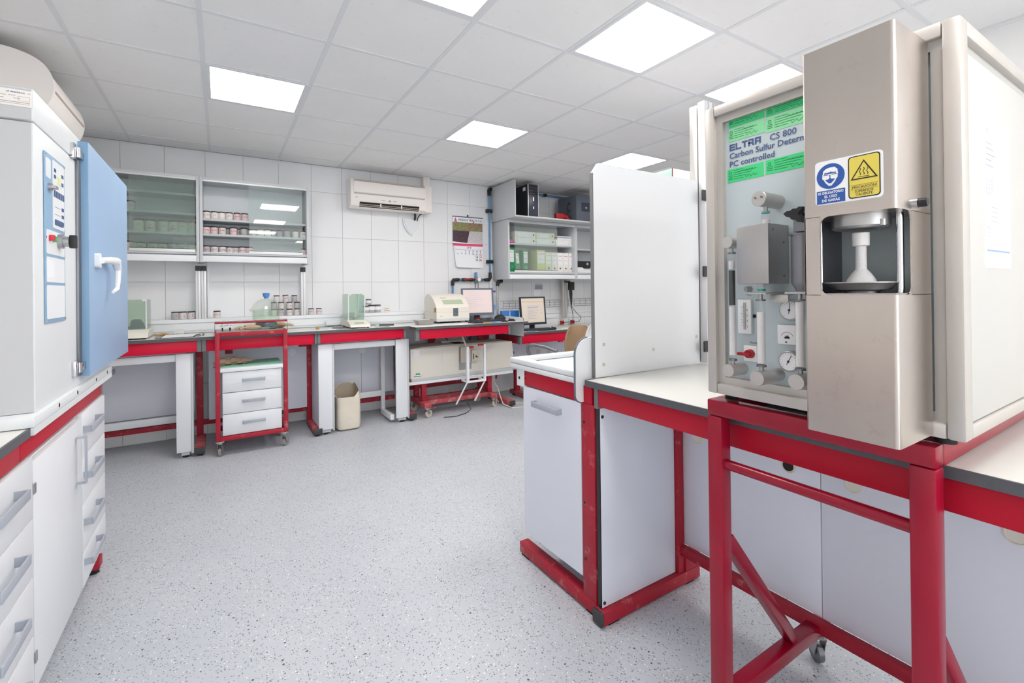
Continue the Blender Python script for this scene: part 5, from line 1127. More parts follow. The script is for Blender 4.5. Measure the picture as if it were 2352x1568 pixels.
# ------------------------------------------------------------------ island: sink end
t = Thing('sink', 'white ceramic drainer top with raised rim at the end of the island', 'sink', (1.65, 1.8, .955))
t.p('slab', 'oven_white', G().box(1.287, 2.03, 1.535, 2.085, .957, .982, .004))
t.p('rim', 'oven_white', G().box(1.286, 1.335, 1.534, 2.086, .983, 1.010, .006).box(1.335, 2.03, 1.534, 1.575, .983, 1.010, .006).box(1.335, 2.03, 2.045, 2.086, .983, 1.010, .006).box(1.99, 2.03, 1.575, 2.045, .983, 1.010, .006))
t = Thing('sink_cabinet', 'white cabinet with red frame and one door at the end of the island', 'cabinet', (1.6, 1.75, 0))
t.p('body', 'panel_grey', G().box(1.322, 1.78, 1.545, 1.97, .15, .87)); t.p('apron', 'red_island', G().box(1.301, 1.33, 1.465, 1.972, .882, .955, .002)); t.p('end_plate', 'white', G().box(1.303, 1.36, 1.974, 2.045, .868, .955, .002))
t.p('screw_hole', 'dark_hole', G().lathe((1.303, 2.02, .91), [(.008, 0), (.008, -.001)], 12, 'x').box(1.3005, 1.3015, 1.955, 1.965, .935, .945).box(1.3005, 1.3015, 1.955, 1.965, .912, .92))
d = t.p('door', 'panel_grey', G().prism([(1.299, 1.534, .141), (1.299, 1.534, .872), (1.299, 1.545, .877), (1.299, 1.977, .875), (1.299, 1.980, .165), (1.299, 1.955, .138)], (.018, 0, 0)))
F = FX((1.299, 0, 0)); u_handle(t, d, F, -1.868, -1.665, .797, .824, .03)
t.p('post', 'red_worn', G().box(1.300, 1.335, 1.452, 1.531, .067, .881, .002)); t.p('foot', 'red_worn', G().box(1.300, 1.352, 1.452, 2.03, .012, .066, .003)); t.p('foot_pad', 'rubber', G().box(1.305, 1.345, 1.96, 2.02, 0, .012).box(1.305, 1.345, 1.47, 1.52, 0, .012))
for z in (.80, .46, .22): t.p('screw', 'black', G().lathe((1.300, 1.515, z), [(.006, 0), (.006, -.002)], 10, 'x'))
# rounded divider
t = Thing('splash_divider', 'small white divider board with rounded corners between sink and desk', 'board', (1.32, 1.515, .88))
pts = []
X0, X1, Z0, Z1 = 1.262, 1.44, .885, 1.155
for c_, a0, r_ in (((X0+.07, Z1-.07), 180, .07), ((X1-.01, Z1-.01), 90, .01)):
    for k in range(7): a = math.radians(a0-90*k/6); pts.append((c_[0]+r_*math.cos(a), c_[1]+r_*math.sin(a)))
pts += [(1.352, .982), (1.352, .885)]
for k in range(5): a = math.radians(270-90*k/4); pts.append((X0+.03+.03*math.cos(a), Z0+.03+.03*math.sin(a)))
bd = t.p('board', 'white', G().prism([(x, 1.516, z) for x, z in [(1.44, .985) if p == (1.352, .982) else p for p in pts] if not (x > 1.40 and z < .985)], (0, .016, 0)))
t.p('edge_band', 'monitor_grey', G().tube([(x-.001, 1.524, z) for x, z in pts[-5:][::-1]][::-1] + [(x-.001, 1.524, z) for x, z in pts[:7]], .0045, 6), bd)

# ------------------------------------------------------------------ island: desk, partition, posts
t = Thing('laboratory_worktop', 'near white worktop with dark edge running beneath the machine on the island', 'worktop', (1.7, .4, .958))
t.p('surface', 'worktop', G().box(1.294, 2.06, -1.6, 1.492, .959, .981, .001)); t.p('edge_band', 'edge_black', G().box(1.287, 1.2935, -1.6, 1.492, .957, .982).box(1.294, 1.34, 1.4925, 1.496, .957, .982))
t = Thing('laboratory_bench', 'red frame with white rear panels under the near island worktop', 'bench', (1.6, .4, 0))
t.p('apron', 'red_island', G().box(1.300, 1.328, -1.6, 1.425, .883, .956, .002)); t.p('upright', 'upright_grey', G().box(1.299, 1.34, 1.427, 1.449, .872, .956, .002))
sp_ = t.p('side_panel', 'panel_wear', G().box(1.306, 1.757, 1.422, 1.440, .062, .874, .001)); t.p('screw', 'black', G().lathe((1.318, 1.422, .84), [(.007, 0), (.007, -.003)], 10, 'y').lathe((1.318, 1.422, .08), [(.007, 0), (.007, -.003)], 10, 'y'), sp_)
t.p('panel_edge', 'black', G().box(1.301, 1.306, 1.422, 1.440, .062, .874), sp_)
ft = t.p('foot', 'red_worn', G().box(1.292, 1.90, 1.397, 1.449, .006, .060, .003)); t.p('foot_cap', 'black_cap', G().box(1.277, 1.291, 1.396, 1.450, .008, .061, .002), ft); t.p('foot_pad', 'rubber', G().box(1.32, 1.38, 1.40, 1.445, 0, .006).box(1.8, 1.86, 1.40, 1.445, 0, .006), ft)
t.p('rear_post', 'red_worn', G().box(1.760, 1.80, 1.405, 1.445, .061, .956, .002)); t.p('rear_beam', 'red_worn', G().box(1.80, 1.90, 1.397, 1.445, .061, .135, .002))
HZ = .690
for k in range(5):
    y1 = 1.418-.593*k; y0 = y1-.590
    rp = t.p('rear_panel', 'panel_wear', G().box(1.803, 1.82, y0, y1, .185, .955, .001))
    for yy in {0: (1.33, .935), 1: (.725, .345), 2: (.14, -.25)}.get(k, ()):
        t.p('finger_hole', 'cream', G().lathe((1.803, yy, HZ), [(.027, 0), (.027, -.003), (.023, -.004), (.0215, -.0008), (0, -.0006)], 26, 'x'), rp)
        if yy == .935: t.p('hole_opening', 'dark_hole', G().lathe((1.8022, yy+.003, HZ), [(.0195, 0), (.0195, -.0012), (0, -.0012)], 22, 'x'), rp)
t.p('lower_rail', 'red_worn', G().box(1.772, 1.802, -1.6, 1.468, .140, .184, .002))
for y in (-.2, -1.5): t.p('foot', 'red_worn', G().box(1.30, 1.90, y, y+.05, .006, .06, .003)); t.p('rear_post', 'red_worn', G().box(1.76, 1.80, y, y+.045, .06, .956, .002))
t.p('foot_pad', 'rubber', G().box(1.32, 1.38, -.195, -.155, 0, .006).box(1.32, 1.38, -1.495, -1.455, 0, .006))

t = Thing('partition', 'tall white partition board with cut corner standing on the island worktop', 'partition', (1.7, 1.50, .98))
pz = 1.905
t.p('board', 'white', G().prism([(1.352, 1.4965, .983), (2.055, 1.4965, .983), (2.055, 1.4965, pz), (1.385, 1.4965, pz), (1.352, 1.4965, pz-.045)], (0, .018, 0)))
t.p('edge_band', 'upright_grey', G().box(1.3475, 1.3515, 1.4965, 1.5145, .983, pz-.046))
F = FY((0, 1.4965, 0))
for px, py in ((1387, 791), (1387, 837), (1501, 802), (1600, 772)): q = at(px, py, Y=1.496); t.p('screw_cap', 'cream_dark', G().lathe((q.x, 1.4965, q.z), [(.008, 0), (.008, -.002), (.004, -.002), (.004, -.001)], 14, 'y'))
t = Thing('rack_column', 'aluminium rack column with black clips beside the partition', 'column', (2.10, 1.49, .98))
cxs = [(2.066, .03), (2.10, .03)]; ctop = 2.305
for (x, w_) in cxs: t.p('profile', 'alu_white', G().box(x, x+w_, 1.46, 1.50, .983, ctop, .003)); 
t.p('profile', 'alu', G().box(2.066, 2.13, 1.505, 1.55, .983, ctop-.01, .003)); t.p('groove', 'ink_dark', G().box(2.096, 2.100, 1.463, 1.50, .983, ctop)); t.p('profile', 'alu_frame', G().box(2.135, 2.165, 1.47, 1.50, .983, ctop, .003))
for py in (447, 623, 797): q = at(1612, py, Y=1.45); t.p('clip', 'black_cap', G().box(2.03, 2.095, 1.448, 1.4595, q.z-.027, q.z+.027, .004))
t = Thing('island_shelf', 'white shelf unit rising just above the top edge of the partition', 'shelf', (2.2, 1.75, 1.3))
q0 = at(1536, 384, Y=1.72); q1 = at(1545, 383, Y=1.72)
t.p('shelf_box', 'white', G().box(q1.x, 2.9, 1.72, 1.95, 1.55, q0.z, .003)); t.p('end_glass', 'glass_green', G().box(q0.x, q1.x-.004, 1.72, 1.95, 1.85, q0.z)); t.p('end_edge', 'red_worn', G().box(q1.x-.004, q1.x-.0005, 1.718, 1.722, 1.85, q0.z)); t.p('leg', 'alu_white', G().box(2.35, 2.39, 1.80, 1.84, 0, 1.55, .002).box(2.84, 2.88, 1.80, 1.84, 0, 1.55, .002))

# ------------------------------------------------------------------ red stand of the analyser
SX, a = 1.222, .046
t = Thing('machine_stand', 'glossy dark red steel stand straddling the island worktop under the analyser', 'stand', (1.5, .6, 0))
yl0, yl1, yr0, yr1, zt = .822, .868, .345, .391, 1.034
g = G().box(SX, SX+a, yr0, yl1, zt-.046, zt, .005)
t.p('top_front_bar', 'red_paint', g)
t.p('top_side_bar', 'red_paint', G().box(SX+a, 2.02, yr0, yr1, .985, zt, .004)); t.p('top_side_bar', 'red_paint', G().box(SX+a, 2.02, yl0, yl1, .985, zt, .004)); t.p('top_rear_bar', 'red_paint', G().box(1.974, 2.02, yr1, yl0, .985, zt, .004))
t.p('cross_bar', 'steel_dark', G().box(1.45, 1.49, yr1, yl0, .99, 1.03, .002))
t.p('leg', 'red_paint', G().box(SX, SX+a, yl0, yl1, .02, zt-.047, .005)); t.p('leg', 'red_paint', G().box(SX, SX+a, yr0, yr1, .02, zt-.047, .005))
t.p('round_bar', 'red_paint', G().cyl((SX+.023, yr1, .848), (SX+.023, yl0, .848), .0145, 20))
for y0, y1 in ((yl0, yl1), (yr0, yr1)):
    ym = (y0+y1)/2
    t.p('base_bar', 'red_paint', G().box(SX+a, 1.86, y0, y1, .125, .168, .004)); t.p('brace', 'red_paint', G().beam((SX+a, ym, .62), (1.63, ym, .172), .036, .036, (0, 1, 0), .003))
caster(t, 1.82, .845, 1.0, .034, .030, .124, 'dark'); caster(t, 1.82, .368, 1.0, .034, .030, .124, 'dark')
for y in (.845, .368): t.p('foot_pad', 'rubber', G().cyl((SX+.023, y, 0), (SX+.023, y, .021), .02, 14))

# ------------------------------------------------------------------ carbon sulfur analyser
AX, AY0, AY1, AZ0, AZ1 = 1.218, .298, .862, 1.055, 1.888
t = Thing('carbon_sulfur_analyser', 'large grey framed analyser with steel front column on the red stand', 'analyser', (1.5, .58, AZ0))
t.p('cabinet', 'machine_side', G().box(1.262, 1.93, AY0+.014, AY1-.014, AZ0+.015, AZ1-.016))
b = .030
g = G()
g.box(AX, 1.262, AY0, AY0+b, AZ0, AZ1, .006); g.box(AX, 1.262, AY1-b, AY1, AZ0, AZ1, .006); g.box(AX+.001, 1.262, AY0+b, AY1-b, AZ1-b, AZ1, .004); g.box(AX+.001, 1.262, AY0+b, AY1-b, AZ0, AZ0+b, .004)
t.p('front_frame', 'alu_frame', g)
c = .020; g = G()
g.box(AX+.013, 1.25, AY0+b, AY0+b+c, AZ0+b, AZ1-b); g.box(AX+.013, 1.25, AY1-b-c, AY1-b, AZ0+b, AZ1-b); g.box(AX+.013, 1.25, AY0+b+c, AY1-b-c, AZ1-b-c, AZ1-b); g.box(AX+.013, 1.25, AY0+b+c, AY1-b-c, AZ0+b, AZ0+b+c)
t.p('inner_frame', 'alu_frame', g)
PX = 1.245
fp = t.p('front_panel', 'machine_panel', G().box(PX, 1.262, AY0+.03, AY1-.03, AZ0+.03, AZ1-.03))
g = G()
g.box(1.262, 1.93, AY0, AY0+.030, AZ1-.032, AZ1, .006); g.box(1.262, 1.93, AY0, AY0+.030, AZ0, AZ0+.030, .006); g.box(1.90, 1.93, AY0, AY0+.030, AZ0+.03, AZ1-.032, .004); g.box(1.262, 1.93, AY1-.03, AY1, AZ1-.032, AZ1, .006).box(1.262, 1.93, AY1-.03, AY1, AZ0, AZ0+.03, .006)
t.p('side_frame', 'alu_frame', g)
t.p('side_panel', 'machine_side', G().box(1.266, 1.898, AY0+.004, AY0+.013, AZ0+.032, AZ1-.062, .002)); t.p('side_panel', 'machine_side', G().box(1.266, 1.898, AY1-.013, AY1-.004, AZ0+.032, AZ1-.034, .002))
t.p('top_panel', 'machine_side', G().box(1.262, 1.93, AY0+.03, AY1-.03, AZ1-.015, AZ1-.004))
for x, y in ((1.27, .34), (1.27, .82), (1.88, .34), (1.88, .82)): t.p('rubber_foot', 'rubber', G().cyl((x+.01, y+.005, zt if False else 1.0345), (x+.01, y+.005, AZ0), .018, 14))
# taped sheet on the side
F = FY((0, AY0+.004, 0)); q0 = at(2264, 275, Y=AY0); q1 = at(2322, 300, Y=AY0); z1_ = at(2290, 285, Y=AY0).z; z0_ = at(2290, 615, Y=AY0).z
sh_ = t.p('data_sheet', 'paper', G().frbox(F, q0.x, q1.x, z0_, z1_, 0, .0012), label='printed data sheet in a clear sleeve')
for k in range(5): t.p('print_line', 'ink_faint', G().frbox(F, q0.x+.012, q0.x+.05+.012*(k % 3), z1_-.05-.012*k, z1_-.048-.012*k, .0012, .0016), sh_)
for k in range(15): t.p('table_line', 'ink_faint', G().frbox(F, q0.x+.012, q0.x+.05, z1_-.13-.0085*k, z1_-.1293-.0085*k, .0012, .0016), sh_)
t.p('table_line', 'ink_faint', G().frbox(F, q0.x+.012, q0.x+.0128, z1_-.25, z1_-.12, .0012, .0016).frbox(F, q0.x+.03, q0.x+.0308, z1_-.25, z1_-.12, .0012, .0016).frbox(F, q0.x+.05, q0.x+.0508, z1_-.25, z1_-.12, .0012, .0016), sh_)
zA, zB = at(2290, 455, Y=AY0).z, at(2290, 520, Y=AY0).z
t.p('orange_field', 'paper_warm', G().frbox(F, q0.x+.01, q1.x-.012, zB, zA, .0012, .0018), sh_)
for k in range(4): t.p('table_line', 'ink_faint', G().frbox(F, q0.x+.045, q0.x+.09, zB+.01+.010*k, zB+.011+.010*k, .0018, .0022), sh_)
t.p('print_line', 'blue_label', G().frbox(F, q0.x+.012, q1.x-.012, z0_+.035, z0_+.039, .0012, .0016), sh_); t.text('\u2191', F, q0.x+.012, z1_-.03, .018, 'ink_dark', sh_)

# stickers and lettering on the front panel; F has u = -Y
F = FX((PX, 0, 0))
def U(px, py, X=PX): q = at(px, py, X=X); return -q.y, q.z
def sticker(px0, py0, py1, px1, m_):
    u0, v1 = U(px0, py0); _, v0 = U(px0, py1); u1, _ = U(px1, py0)
    s_ = t.p('sticker', m_, G().frbox(F, u0, u1, v0, v1, 0, .0008), fp)
    w_, h = u1-u0, v1-v0
    g = G()
    for k in range(5): g.frbox(F, u0+w_*.18, u0+w_*(.45+.12*((k*7) % 4)), v1-h*(.15+.16*k), v1-h*(.12+.16*k), .0008, .0012)
    g.frline(F, [(u0+w_*.08+.004*math.cos(a_*PI/5), v1-h*.30+.004*math.sin(a_*PI/5)) for a_ in range(11)], .0012, .0008, .0012)
    for k in range(3): g.frbox(F, u0+w_*.03, u0+w_*.14, v1-h*(.52+.12*k), v1-h*(.48+.12*k), .0008, .0012)
    g.frline(F, [(u0+w_*(.40+.025*j), v1-h*(.22+.1*((j*5) % 3)*.5)) for j in range(14)], .0008, .0012, .0014)
    g.frline(F, [(u0+w_*(.50+.03*j), v1-h*(.62+.14*((j*3) % 4)*.5)) for j in range(12)], .0008, .0012, .0014)
    # sticker print is flat ink on the sticker: build in world, then hang it on the analyser panel
    o = t.p('sticker_print', 'green_ink', g, fp)
sticker(1673.5, 264, 296, 1755.6, 'green_sticker'); sticker(1673.5, 298.5, 328, 1756, 'green_light'); sticker(1759, 246, 270, 1880, 'green_sticker'); sticker(1759, 273, 306, 1880, 'green_light'); sticker(1671.5, 391, 421.5, 1754.5, 'green_sticker'); sticker(1758.7, 369, 402, 1880, 'green_sticker')
u, v = U(1676, 348); 
LH, LW, LT = .0185, .0165, .0044
def glyph(k, strokes):
    g = G(); b0 = u+k*(LW+.0022)
    for (a0, b1, c0, d0) in strokes: g.frbox(F, b0+a0*LW, b0+c0*LW, v+b1*LH, v+d0*LH, 0, .0008)
    t.p('lettering', 'ink_blue', g, fp)
q4 = LT/LH; q5 = LT/LW
glyph(0, [(0, 0, 1, q4), (0, .5-q4/2, .95, .5+q4/2), (0, 1-q4, 1, 1), (0, q4, q5, .5-q4/2), (0, .5+q4/2, q5, 1-q4)])
glyph(1, [(0, 0, 1, q4), (0, q4, q5, 1)])
glyph(2, [(0, 1-q4, 1, 1), (.5-q5/2, 0, .5+q5/2, 1-q4)])
glyph(3, [(0, 0, q5, .66), (0, .34, .9, .34+q4*.9), (0, 1-q4, .92, 1), (.9-q5, .34+q4, .9, 1-q4)])
g = G(); b0 = u+3*(LW+.0022); g.frpoly(F, [(b0+.55*LW, v+.34*LH), (b0+.85*LW, v+.34*LH), (b0+1.05*LW, v), (b0+.74*LW, v)], 0, .0008); t.p('lettering', 'ink_blue', g, fp)
glyph(4, [(0, 0, q5, 1-q4), (0, 1-q4, 1, 1), (1-q5, 0, 1, 1-q4), (q5, .32, 1-q5, .32+q4*.9)]); u, v = U(1768, 323); t.text('CS 800', F, u, v, .0235, 'ink_blue', fp, bold=.0003)
u, v = U(1676, 366); t.text('Carbon Sulfur Determinator', F, u, v, .0228, 'ink_blue', fp, bold=.0004); u, v = U(1676, 385); t.text('PC controlled', F, u, v, .0228, 'ink_blue', fp, bold=.0004)
u, v = U(1724, 788); t.text('Power', F, u, v, .008, 'ink_dark', fp); u, v = U(1803, 676); t.text('Oxygen', F, u, v, .008, 'ink_dark', fp); u, v = U(1716, 679); t.text('Flow', F, u, v, .007, 'ink_dark', fp)

def knob_x(name, px, py, X0, rad, m_, par=None):
    """knob whose front disc is seen at px,py, sticking out of the panel to X0"""
    q = at(px, py, X=X0); return q, t.p(name, m_, G().tube([(PX, q.y, q.z), (X0+.002, q.y, q.z), (X0, q.y, q.z)], [rad*.97, rad, rad*.92], 24), par)
# furnace head
q, k1 = knob_x('tube_head', 1742, 456, 1.155, .0195, 'alu', None)
for s_ in (-1, 1): t.p('screw', 'steel_dark', G().cyl((1.1545, q.y+.008*s_, q.z+.003), (1.153, q.y+.008*s_, q.z+.003), .0028, 10), k1)
XB = 1.148; ty = q.y-.004
t.p('tube_neck', 'steel_dull', G().cyl((1.18, ty, q.z-.017), (1.18, ty, q.z-.035), .005, 10)); zb = at(1765, 511, X=XB).z
tb = t.p('glass_tube', 'clear_plastic', G().cyl((1.18, ty, q.z-.03), (1.18, ty, zb-.004), .011, 18)); t.p('seal_ring', 'tape_teal', G().cyl((1.18, ty, q.z-.036), (1.18, ty, q.z-.032), .0095, 16), tb); t.p('filling', 'powder', G().cyl((1.18, ty, q.z-.052), (1.18, ty, zb-.003), .009, 16), tb)
# furnace box
yb1 = YA(1691, 580, XB); yb0 = YA(1765, 580, XB); zb0 = at(1728, 652, X=XB).z
fb = t.p('furnace_box', 'steel_dull', G().box(XB, 1.244, yb0, yb1, zb0, zb, .0025), label='plain steel furnace box')
for z in (zb-.015, (zb+zb0)/2+.03, zb0+.02): t.p('screw', 'steel_dark', G().lathe((XB+.02+.05*(z < zb-.02), yb0, z), [(.0032, 0), (.0032, -.0015)], 10, 'y'), fb)
# three reagent tubes
def reagent(px, X0, pyt, pyb, segs, rad=.0105, bottom=None, top=None):
    q = at(px, (pyt+pyb)/2, X=X0); y = q.y; zt_ = at(px, pyt, X=X0).z; zb_ = at(px, pyb, X=X0).z
    g = t.p('reagent_tube', 'clear_plastic', G().cyl((X0, y, zb_), (X0, y, zt_), rad, 20))
    for f0, f1, m_ in segs: t.p('tube_filling', m_, G().cyl((X0, y, zb_+(zt_-zb_)*f0), (X0, y, zb_+(zt_-zb_)*f1), rad*.86, 16), g)
    t.p('tube_clip', 'steel_dark', G().cyl((X0, y, zb_-.004), (X0, y, zb_+.001), rad*1.12, 16).cyl((X0, y, zt_-.001), (X0, y, zt_+.003), rad*1.12, 16), g)
    t.p('tube_stem', 'steel_dull', G().cyl((X0, y, zb_-.016), (X0, y, zb_-.004), rad*.5, 12).cyl((X0, y, zt_+.003), (X0, y, zt_+.016), rad*.5, 12), g)
    return y, zb_, zt_
y, zb_, zt_ = reagent(1682, 1.20, 582, 824, [(.04, .50, 'powder'), (.51, .84, 'granule_black'), (.85, .93, 'powder')], .0095)
t.p('knob', 'alu', G().tube([(1.245, y, zb_-.030), (1.180, y, zb_-.030), (1.177, y, zb_-.030)], [.0165, .0175, .0165], 24)); t.p('knob', 'alu', G().tube([(1.245, y, zt_+.030), (1.182, y, zt_+.030), (1.179, y, zt_+.030)], [.0155, .0165, .0155], 24))
y, zb_, zt_ = reagent(1748, 1.165, 690, 838, [(.03, .82, 'powder')], .0105)
t.p('knob', 'alu', G().tube([(1.245, y, zb_-.032), (1.146, y, zb_-.032), (1.143, y, zb_-.032)], [.017, .019, .018], 24)); t.p('flange_plate', 'alu', G().box(1.145, 1.245, y-.025, y+.022, zt_+.016, zt_+.020, .001)); t.p('clamp', 'alu', G().box(1.19, 1.20, y-.055, y-.008, zt_-.006, zt_+.016, .004))
t.p('glass_tube', 'clear_plastic', G().cyl((1.17, y, zt_+.020), (1.17, y, zb0), .011, 16)); t.p('seal_ring', 'tape_teal', G().cyl((1.17, y, zt_+.024), (1.17, y, zt_+.030), .0095, 16))
y, zb_, zt_ = reagent(1838, 1.165, 690, 846, [(.03, .98, 'powder')], .0105)
t.p('knob', 'alu', G().tube([(1.245, y, zb_-.030), (1.146, y, zb_-.030), (1.143, y, zb_-.030)], [.017, .019, .018], 24)); t.p('flange_plate', 'alu', G().box(1.145, 1.235, y-.03, y+.025, zt_+.016, zt_+.020, .001))
zc0 = zt_+.022; zc1 = at(1832, 540, X=1.17).z
cn = t.p('canister', 'steel_dark', G().lathe((1.175, y-.001, 0), [(.012, zc0), (.0215, zc0+.018), (.0225, zc0+.022), (.0225, zc1), (.026, zc1), (.026, zc1+.004), (.012, zc1+.005)], 28), label='steel canister')
t.p('lock_block', 'steel_dark', G().box(1.15, 1.20, y-.022, y+.006, zc1+.006, zc1+.055, .002)); 
q = at(1826, 492, X=1.13); F2 = FX((1.13, 0, 0)); star = []
for k in range(20):
    a = 2*PI*k/20+.5; r = .0105+.0135*max(0, math.cos(2.5*(a-.5)))**2; star.append((-q.y+r*math.cos(a), q.z+r*1.25*math.sin(a)))
t.p('star_knob', 'black', G().frpoly(F2, star, -.012, .006).cyl((1.13, q.y, q.z), (1.17, q.y-.01, q.z), .007, 12), label='black star knob')
# flow meter
u0, v1 = U(1695, 688, 1.235); u1, v0 = U(1726, 767, 1.235); F2 = FX((1.243, 0, 0))
fm = t.p('flow_meter', 'sign_white', G().frbox(F2, u0, u1, v0, v1, 0, .010, .001)); um = (u0+u1)/2+.002
t.p('meter_tube', 'steel_dull', G().cyl((1.231, -um, v0+.012), (1.231, -um, v1-.008), .0025, 10), fm)
g = G(); 
for k in range(14): g.frbox(F2, um-.010-(.003 if k % 4 == 0 else 0), um-.005, v0+.022+.0042*k, v0+.0226+.0042*k, .010, .0104)
t.p('scale_marks', 'ink_dark', g, fm); 
for k in range(4): t.text(str(8-2*k), F2, um+.005, v0+.018+.015*(3-k), .008, 'ink_dark', fm, d=.0104)
# gauges
def gauge(px, py, rad, needle, X0=1.226):
    q = at(px, py, X=X0); g = t.p('pressure_gauge', 'steel_dull', G().tube([(1.245, q.y, q.z), (X0, q.y, q.z), (X0-.002, q.y, q.z)], [rad, rad, rad*.93], 32))
    F2 = FX((X0-.0022, 0, 0)); t.p('gauge_face', 'sign_white', G().frdisc(F2, -q.y, q.z, rad*.84, 0, .0006), g); mk = G()
    for k in range(15): a = math.radians(-45+270*k/14); r0, r1 = rad*.66, rad*.78; mk.frline(F2, [(-q.y+r0*math.cos(a), q.z+r0*math.sin(a)), (-q.y+r1*math.cos(a), q.z+r1*math.sin(a))], .0006, .0006, .001)
    t.p('gauge_marks', 'ink_dark', mk, g); a = needle; t.p('needle', 'sign_black', G().frline(F2, [(-q.y-rad*.35*math.cos(a), q.z-rad*.35*math.sin(a)), (-q.y+rad*.7*math.cos(a), q.z+rad*.7*math.sin(a))], .0014, .001, .0014).frdisc(F2, -q.y, q.z, .003, .001, .0016, 12), g)
gauge(1814, 712, .0265, 1.45); gauge(1812, 830, .0265, 1.1)
u0, v1 = U(1786, 745, 1.236); u1, v0 = U(1832, 793, 1.236); F2 = FX((1.243, 0, 0)); um = (u0+u1)/2
pm_ = t.p('panel_meter', 'sign_white', G().frbox(F2, u0, u1, v0, v1, 0, .009, .0015)); t.p('meter_arc', 'ink_dark', G().frline(F2, [(um+.016*math.cos(a), v0+.016+.016*math.sin(a)) for a in [.4+.23*k for k in range(11)]], .0008, .009, .0096), pm_); t.text('\u00b5A', F2, um-.005, v0+.020, .008, 'ink_dark', pm_, d=.0096)
t.p('meter_hub', 'sign_black', G().frpoly(F2, [(um+.007*math.cos(a), v0+.0155+.006*math.sin(a)) for a in [PI*k/10 for k in range(11)]], .009, .0098), pm_); t.p('meter_screw', 'sign_black', G().frdisc(F2, um-.002, v0+.006, .0022, .009, .0105, 10), pm_)
# power switch
u0, v1 = U(1709, 792, 1.24); u1, v0 = U(1742, 832, 1.24)
ps = t.p('power_switch', 'sign_white', G().frbox(F2, u0, u1, v0, v1, 0, .006, .002)); uc, vc = (u0+u1)/2, (v0+v1)/2
t.p('switch_knob', 'red_plastic', G().tube([F2.p(uc, vc, .006), F2.p(uc, vc, .020)], [.0125, .011], 20).frbox(F2, uc-.024, uc+.010, vc-.004, vc+.004, .020, .032, .002), ps, label='red rotary switch')
q = at(1715, 664, X=1.23); t.p('bolt', 'steel_dull', G().tube([(1.245, q.y, q.z), (1.235, q.y, q.z), (1.225, q.y, q.z)], [.009, .009, .006], 6)); q = at(1733, 726, X=1.243); t.p('led_socket', 'rubber', G().lathe((1.2448, q.y, q.z), [(.005, 0), (.005, -.002)], 14, 'x'))

# ------------------------------------------------------------------ steel column in front of the analyser
CX0, CYa, CYb, Zb, Zt = 1.050, .347, .507, 1.061, 1.852
H0, H1 = 1.345, 1.505      # opening
CXb = 1.215
def outline(r=.008, back=CXb):
    p = [(back, CYb), (CX0+.004, CYb), (CX0, CYb-.004)]
    for k in range(6): a = PI+PI/2*k/5; p.append((CX0+r+r*math.cos(a), CYa+r+r*math.sin(a)))
    return p + [(back, CYa)]
cl = t.p('column_cover', 'steel', G().prism([(x, y, Zb) for x, y in outline()], (0, 0, H0-Zb)).prism([(x, y, H1) for x, y in outline()], (0, 0, Zt-H1)), label='brushed steel furnace column')
pl_ = .476   # left edge of opening on the front; side opening ends at X 1.115
r = .018
def fil(cy_, cz, sy, sz):   # concave corner fillet in the front sheet, (cy,cz) = corner
    return [(CX0+.0005, cy_, cz)] + [(CX0+.0005, cy_+sy*(r-r*math.cos(a)), cz+sz*(r-r*math.sin(a))) for a in [PI/2*k/6 for k in range(7)]]
t.p('left_stile', 'steel', G().box(CX0, CX0+.0025, pl_, CYb-.001, H0-.001, H1+.001).box(CX0, CXb, CYb-.003, CYb-.0005, H0-.001, H1+.001).prism(fil(pl_, H0, -1, 1), (.002, 0, 0)).prism(fil(pl_, H1, -1, -1), (.002, 0, 0)), cl)
sx1 = 1.118
def fil2(cx_, cz, sx, sz): return [(cx_, CYa+.0005, cz)] + [(cx_+sx*(r-r*math.cos(a)), CYa+.0005, cz+sz*(r-r*math.sin(a))) for a in [PI/2*k/6 for k in range(7)]]
t.p('right_stile', 'steel', G().box(sx1, CXb, CYa, CYa+.0025, H0-.001, H1+.001).prism(fil2(sx1, H0, -1, 1), (0, .002, 0)).prism(fil2(sx1, H1, -1, -1), (0, .002, 0)), cl)
t.p('chamber_back', 'machine_panel', G().box(1.205, 1.212, CYa+.004, CYb-.004, H0, H1), cl); t.p('chamber_wall', 'steel_dark', G().box(CX0+.01, 1.205, CYb-.006, CYb-.0032, H0, H1), cl)
t.p('chamber_floor', 'steel_dull', G().box(CX0+.004, 1.205, CYa+.004, CYb-.004, H0, H0+.003), cl)
XC = 1.118
q = at(1978, 600, X=XC); yc = q.y
hd = t.p('furnace_head', 'steel_dull', G().lathe((XC, yc, 0), [(.050, H1), (.050, H1-.022), (.046, H1-.026), (.028, H1-.026), (.026, H1-.022), (0, H1-.022)], 32)); 
for px, py in ((1922, 513), (2027, 512)): q = at(px, py, X=XC-.02); t.p('thumb_screw', 'steel_dull', G().cyl((XC-.02, q.y, q.z+.008), (XC-.02, q.y, q.z-.004), .006, 12), hd)
def zz(py, X=XC): return at(1978, py, X=X).z
pd = t.p('pedestal', 'powder', G().lathe((XC, yc, 0), [(.026, zz(650)), (.0245, zz(642)), (.017, zz(628)), (.0098, zz(618)), (.0092, zz(566)), (.0092, zz(560))], 28)); t.p('crucible', 'ceramic', G().lathe((XC, yc, 0), [(.010, zz(566)), (.0145, zz(564)), (.0150, zz(535)), (.0125, zz(535)), (.012, zz(552)), (0, zz(552))], 28), pd, label='white ceramic crucible')
q0 = at(1900, 660, X=XC); zd = zz(652)
